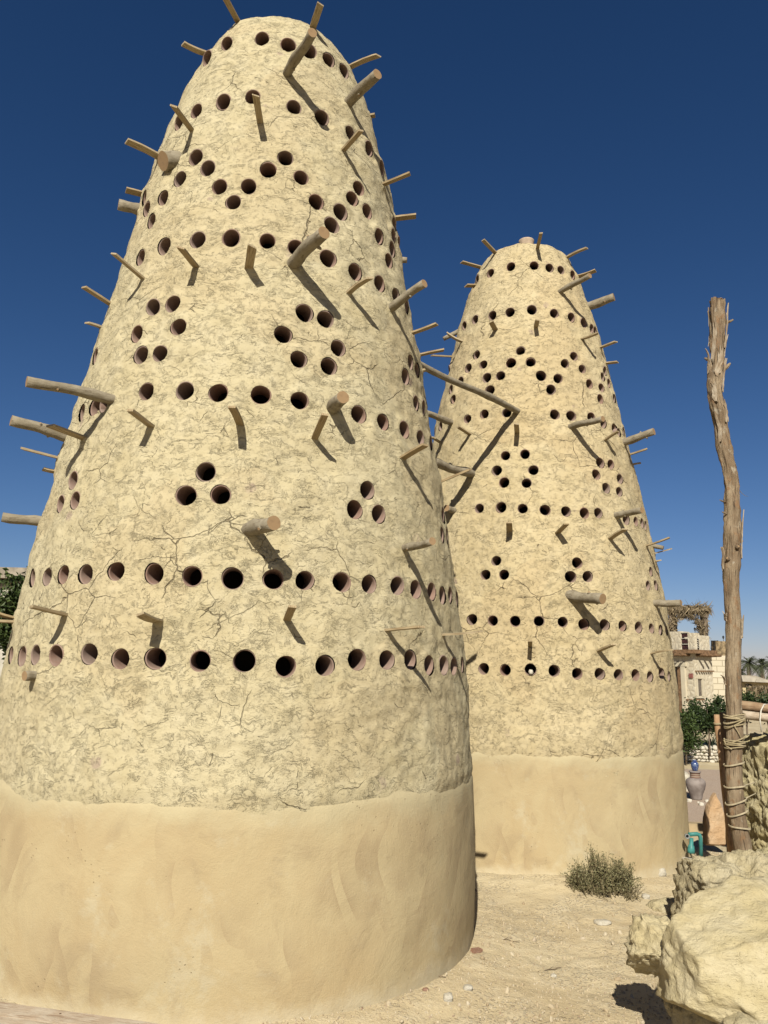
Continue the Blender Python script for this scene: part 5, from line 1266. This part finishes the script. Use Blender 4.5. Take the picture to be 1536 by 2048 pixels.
# block-built annex with a railing
YA = 37.0; a0, a1 = at(1423, 1350, YA), at(1462, 1350, YA)
root3 = empty('block_annex', (a0.x, YA, 0), 'pale block-built annex with a railed roof right of the stone house', 'annex')
za = at(1436, 1311, YA).z; RX = lambda p: p - Vector((a0.x, YA, 0))
mb = MB(); mb.box(((a1.x - a0.x) / 2, 2.5, za / 2), (a1.x - a0.x, 5, za)); mb.build('wall', M['block'], root3)
mb = MB(); p0, p1 = RX(at(1435, 1300, YA)), RX(at(1462, 1300, YA)); zt = at(1440, 1282, YA).z
mb.box(((p0.x + p1.x) / 2, .4, (za + zt) / 2), (p1.x - p0.x, .5, zt - za)); mb.build('parapet_pier', plain('brown_rubble', (0.34, 0.25, 0.14), .95, .3, 6, .03), root3)
mb = MB()
for yy in (1282, 1292, 1301): p0, p1 = RX(at(1422, yy, YA + .3)), RX(at(1436, yy, YA + .3)); mb.tube([p0, p1], .022, 6)
for px_ in (1423, 1429, 1435.5): mb.tube([RX(at(px_, 1281, YA + .3)), RX(at(px_, 1310, YA + .3))], .025, 6)
mb.build('railing', M['iron'], root3)
lantern(1447, 1282, YA + .3, .27, 'black iron lantern half hidden by the tall wooden pole')

# ------------------------------------------------------------------ hut, dry palms and date palms at the right
YHt = 42.0; h0, h1 = at(1484, 1360, YHt), at(1640, 1360, YHt)
root4 = empty('mud_hut', (h0.x, YHt, 0), 'low mud hut with a pale sloping roof right of the tall pole', 'hut')
zr0 = at(1490, 1363, YHt).z; HX = lambda p: p - Vector((h0.x, YHt, 0))
mb = MB(); mb.box(((h1.x - h0.x) / 2, 2, zr0 / 2), (h1.x - h0.x, 4, zr0)); mb.build('wall', M['mud2'], root4)
mb = MB(); w_ = h1.x - h0.x; z1 = at(1500, 1351, YHt).z
V = [(-.15, -.4, zr0), (w_, -.4, zr0 - .08), (w_, 4.3, zr0 - .08), (-.15, 4.3, zr0), (-.15, -.3, z1), (.55, -.3, z1), (1.3, -.3, zr0 + .1), (w_, -.3, zr0 + .03), (w_, 4.2, zr0 + .03), (1.3, 4.2, zr0 + .1), (.55, 4.2, z1), (-.15, 4.2, z1)]
mb.add(V, [(3, 2, 1, 0), (0, 1, 7, 6, 5, 4), (3, 11, 10, 9, 8, 2), (0, 4, 11, 3), (1, 2, 8, 7), (4, 5, 10, 11), (5, 6, 9, 10), (6, 7, 8, 9)]); mb.build('roof', plain('hut_roof', (0.47, 0.41, 0.32), .9, .1, 4), root4)
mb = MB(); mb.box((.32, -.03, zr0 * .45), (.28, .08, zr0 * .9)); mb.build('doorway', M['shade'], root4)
root5 = empty('dry_palm_screen', tuple(at(1520, 1400, 36.0)), 'hanging screen of dry brown palm leaves in front of the mud hut', 'palm screen')
b5 = root5.location; mb = MB(); rnd = random.Random(4)
frondlets(mb, at(1497, 1376, 36.0) - b5, at(1620, 1374, 36.0) - b5, 900, .62, rnd, .85, .35); mb.build('palm_leaves', M['dry'], root5)
mb = MB(); mb.tube([at(1493, 1375, 36.2) - b5, at(1630, 1372, 36.2) - b5], .04, 7); mb.tube([at(1496, 1374, 36.2) - b5, at(1496, 1425, 36.2) - b5], .05, 7); mb.tube([at(1600, 1374, 36.2) - b5, at(1600, 1425, 36.2) - b5], .05, 7); mb.build('support', M['bark'], root5)
def palm(px, pyc, Y, rpx, label, seed):
    rnd = random.Random(seed); c = at(px, pyc, Y); dep = (c - CAM).dot(_f); Rr = rpx * dep / FPX
    root = empty('date_palm', (c.x, c.y, 0), label, 'palm tree', 'date palms beyond the hut')
    mb = MB(); n = 12
    mb.tube([Vector((.05 * math.sin(i * .5), 0, c.z * i / n)) for i in range(n + 1)], [.22 - .05 * i / n + .02 * (i % 2) for i in range(n + 1)], 10, True, 0, 0, .08, rnd); mb.build('trunk', M['bark'], root)
    mb = MB(); V = []; F = []
    for k in range(46):
        a = rnd.uniform(0, 6.28); e = rnd.uniform(-.55, 1.35); L = Rr * rnd.uniform(.8, 1.1)
        h_ = Vector((math.cos(a), math.sin(a), 0)); pts_ = []
        for i in range(9):
            t = i / 8; pts_.append(Vector((0, 0, c.z)) + h_ * L * (math.cos(e) * t) + Vector((0, 0, L * (math.sin(e) * t - .55 * t * t))))
        mb.tube(pts_, [.03 * (1 - .8 * i / 8) for i in range(9)], 4, False)
        for i in range(1, 9):
            for sgn in (-1, 1):
                for q in range(3):
                    t = (i - 1 + q / 3); i0 = int(t); p = pts_[i0].lerp(pts_[min(i0 + 1, 8)], t - i0); d = (pts_[min(i0 + 1, 8)] - pts_[i0]).normalized()
                    s = d.cross(Vector((0, 0, 1))).normalized() * sgn; ll = L * .26 * math.sin(.5 + 2.3 * t / 8)
                    dd = (s * .8 + d * .75 + Vector((0, 0, rnd.uniform(-.35, .25)))).normalized(); w = d * .024
                    b = len(V); V += [p - w, p + w, p + dd * ll]; F.append((b, b + 1, b + 2))
    mb.add(V, F); mb.build('fronds', M['leaf_palm'], root)
palm(1497, 1326, 80, 31, 'date palm with the clearest star-shaped crown, beside the tall pole', 1)
palm(1524, 1330, 86, 28, 'date palm between the star-crowned palm and the photo edge', 2)
palm(1546, 1326, 78, 30, 'date palm cut by the right edge of the photo', 3)
palm(1478, 1345, 95, 22, 'small distant date palm behind the tall wooden pole', 4)
# far belt of trees that reads as one mass
mb = MB(); rnd = random.Random(6)
V = []; F = []
for _ in range(16000):
    x = rnd.uniform(-60, 190); y = 120 + rnd.uniform(0, 22); hh = 1.8 + 1.3 * math.sin(x * .23) * math.sin(x * .071 + 1) + 1.0 * math.sin(x * .9 + y)
    z = max(.1, hh * rnd.random() ** .55 + rnd.gauss(0, .2)); p = Vector((x, y, z)); b = len(V); sz = rnd.uniform(.35, .8)
    d = Vector((rnd.gauss(0, 1), rnd.gauss(0, 1), rnd.gauss(0, 1))).normalized(); s = d.orthogonal().normalized()
    V += [p, p + d * sz * .5 + s * sz * .3, p + d * sz, p + d * sz * .5 - s * sz * .3]; F.append((b, b + 1, b + 2, b + 3))
mb.add(V, F); tag(mb.build('far_trees', M['leaf_palm']), kind='stuff')
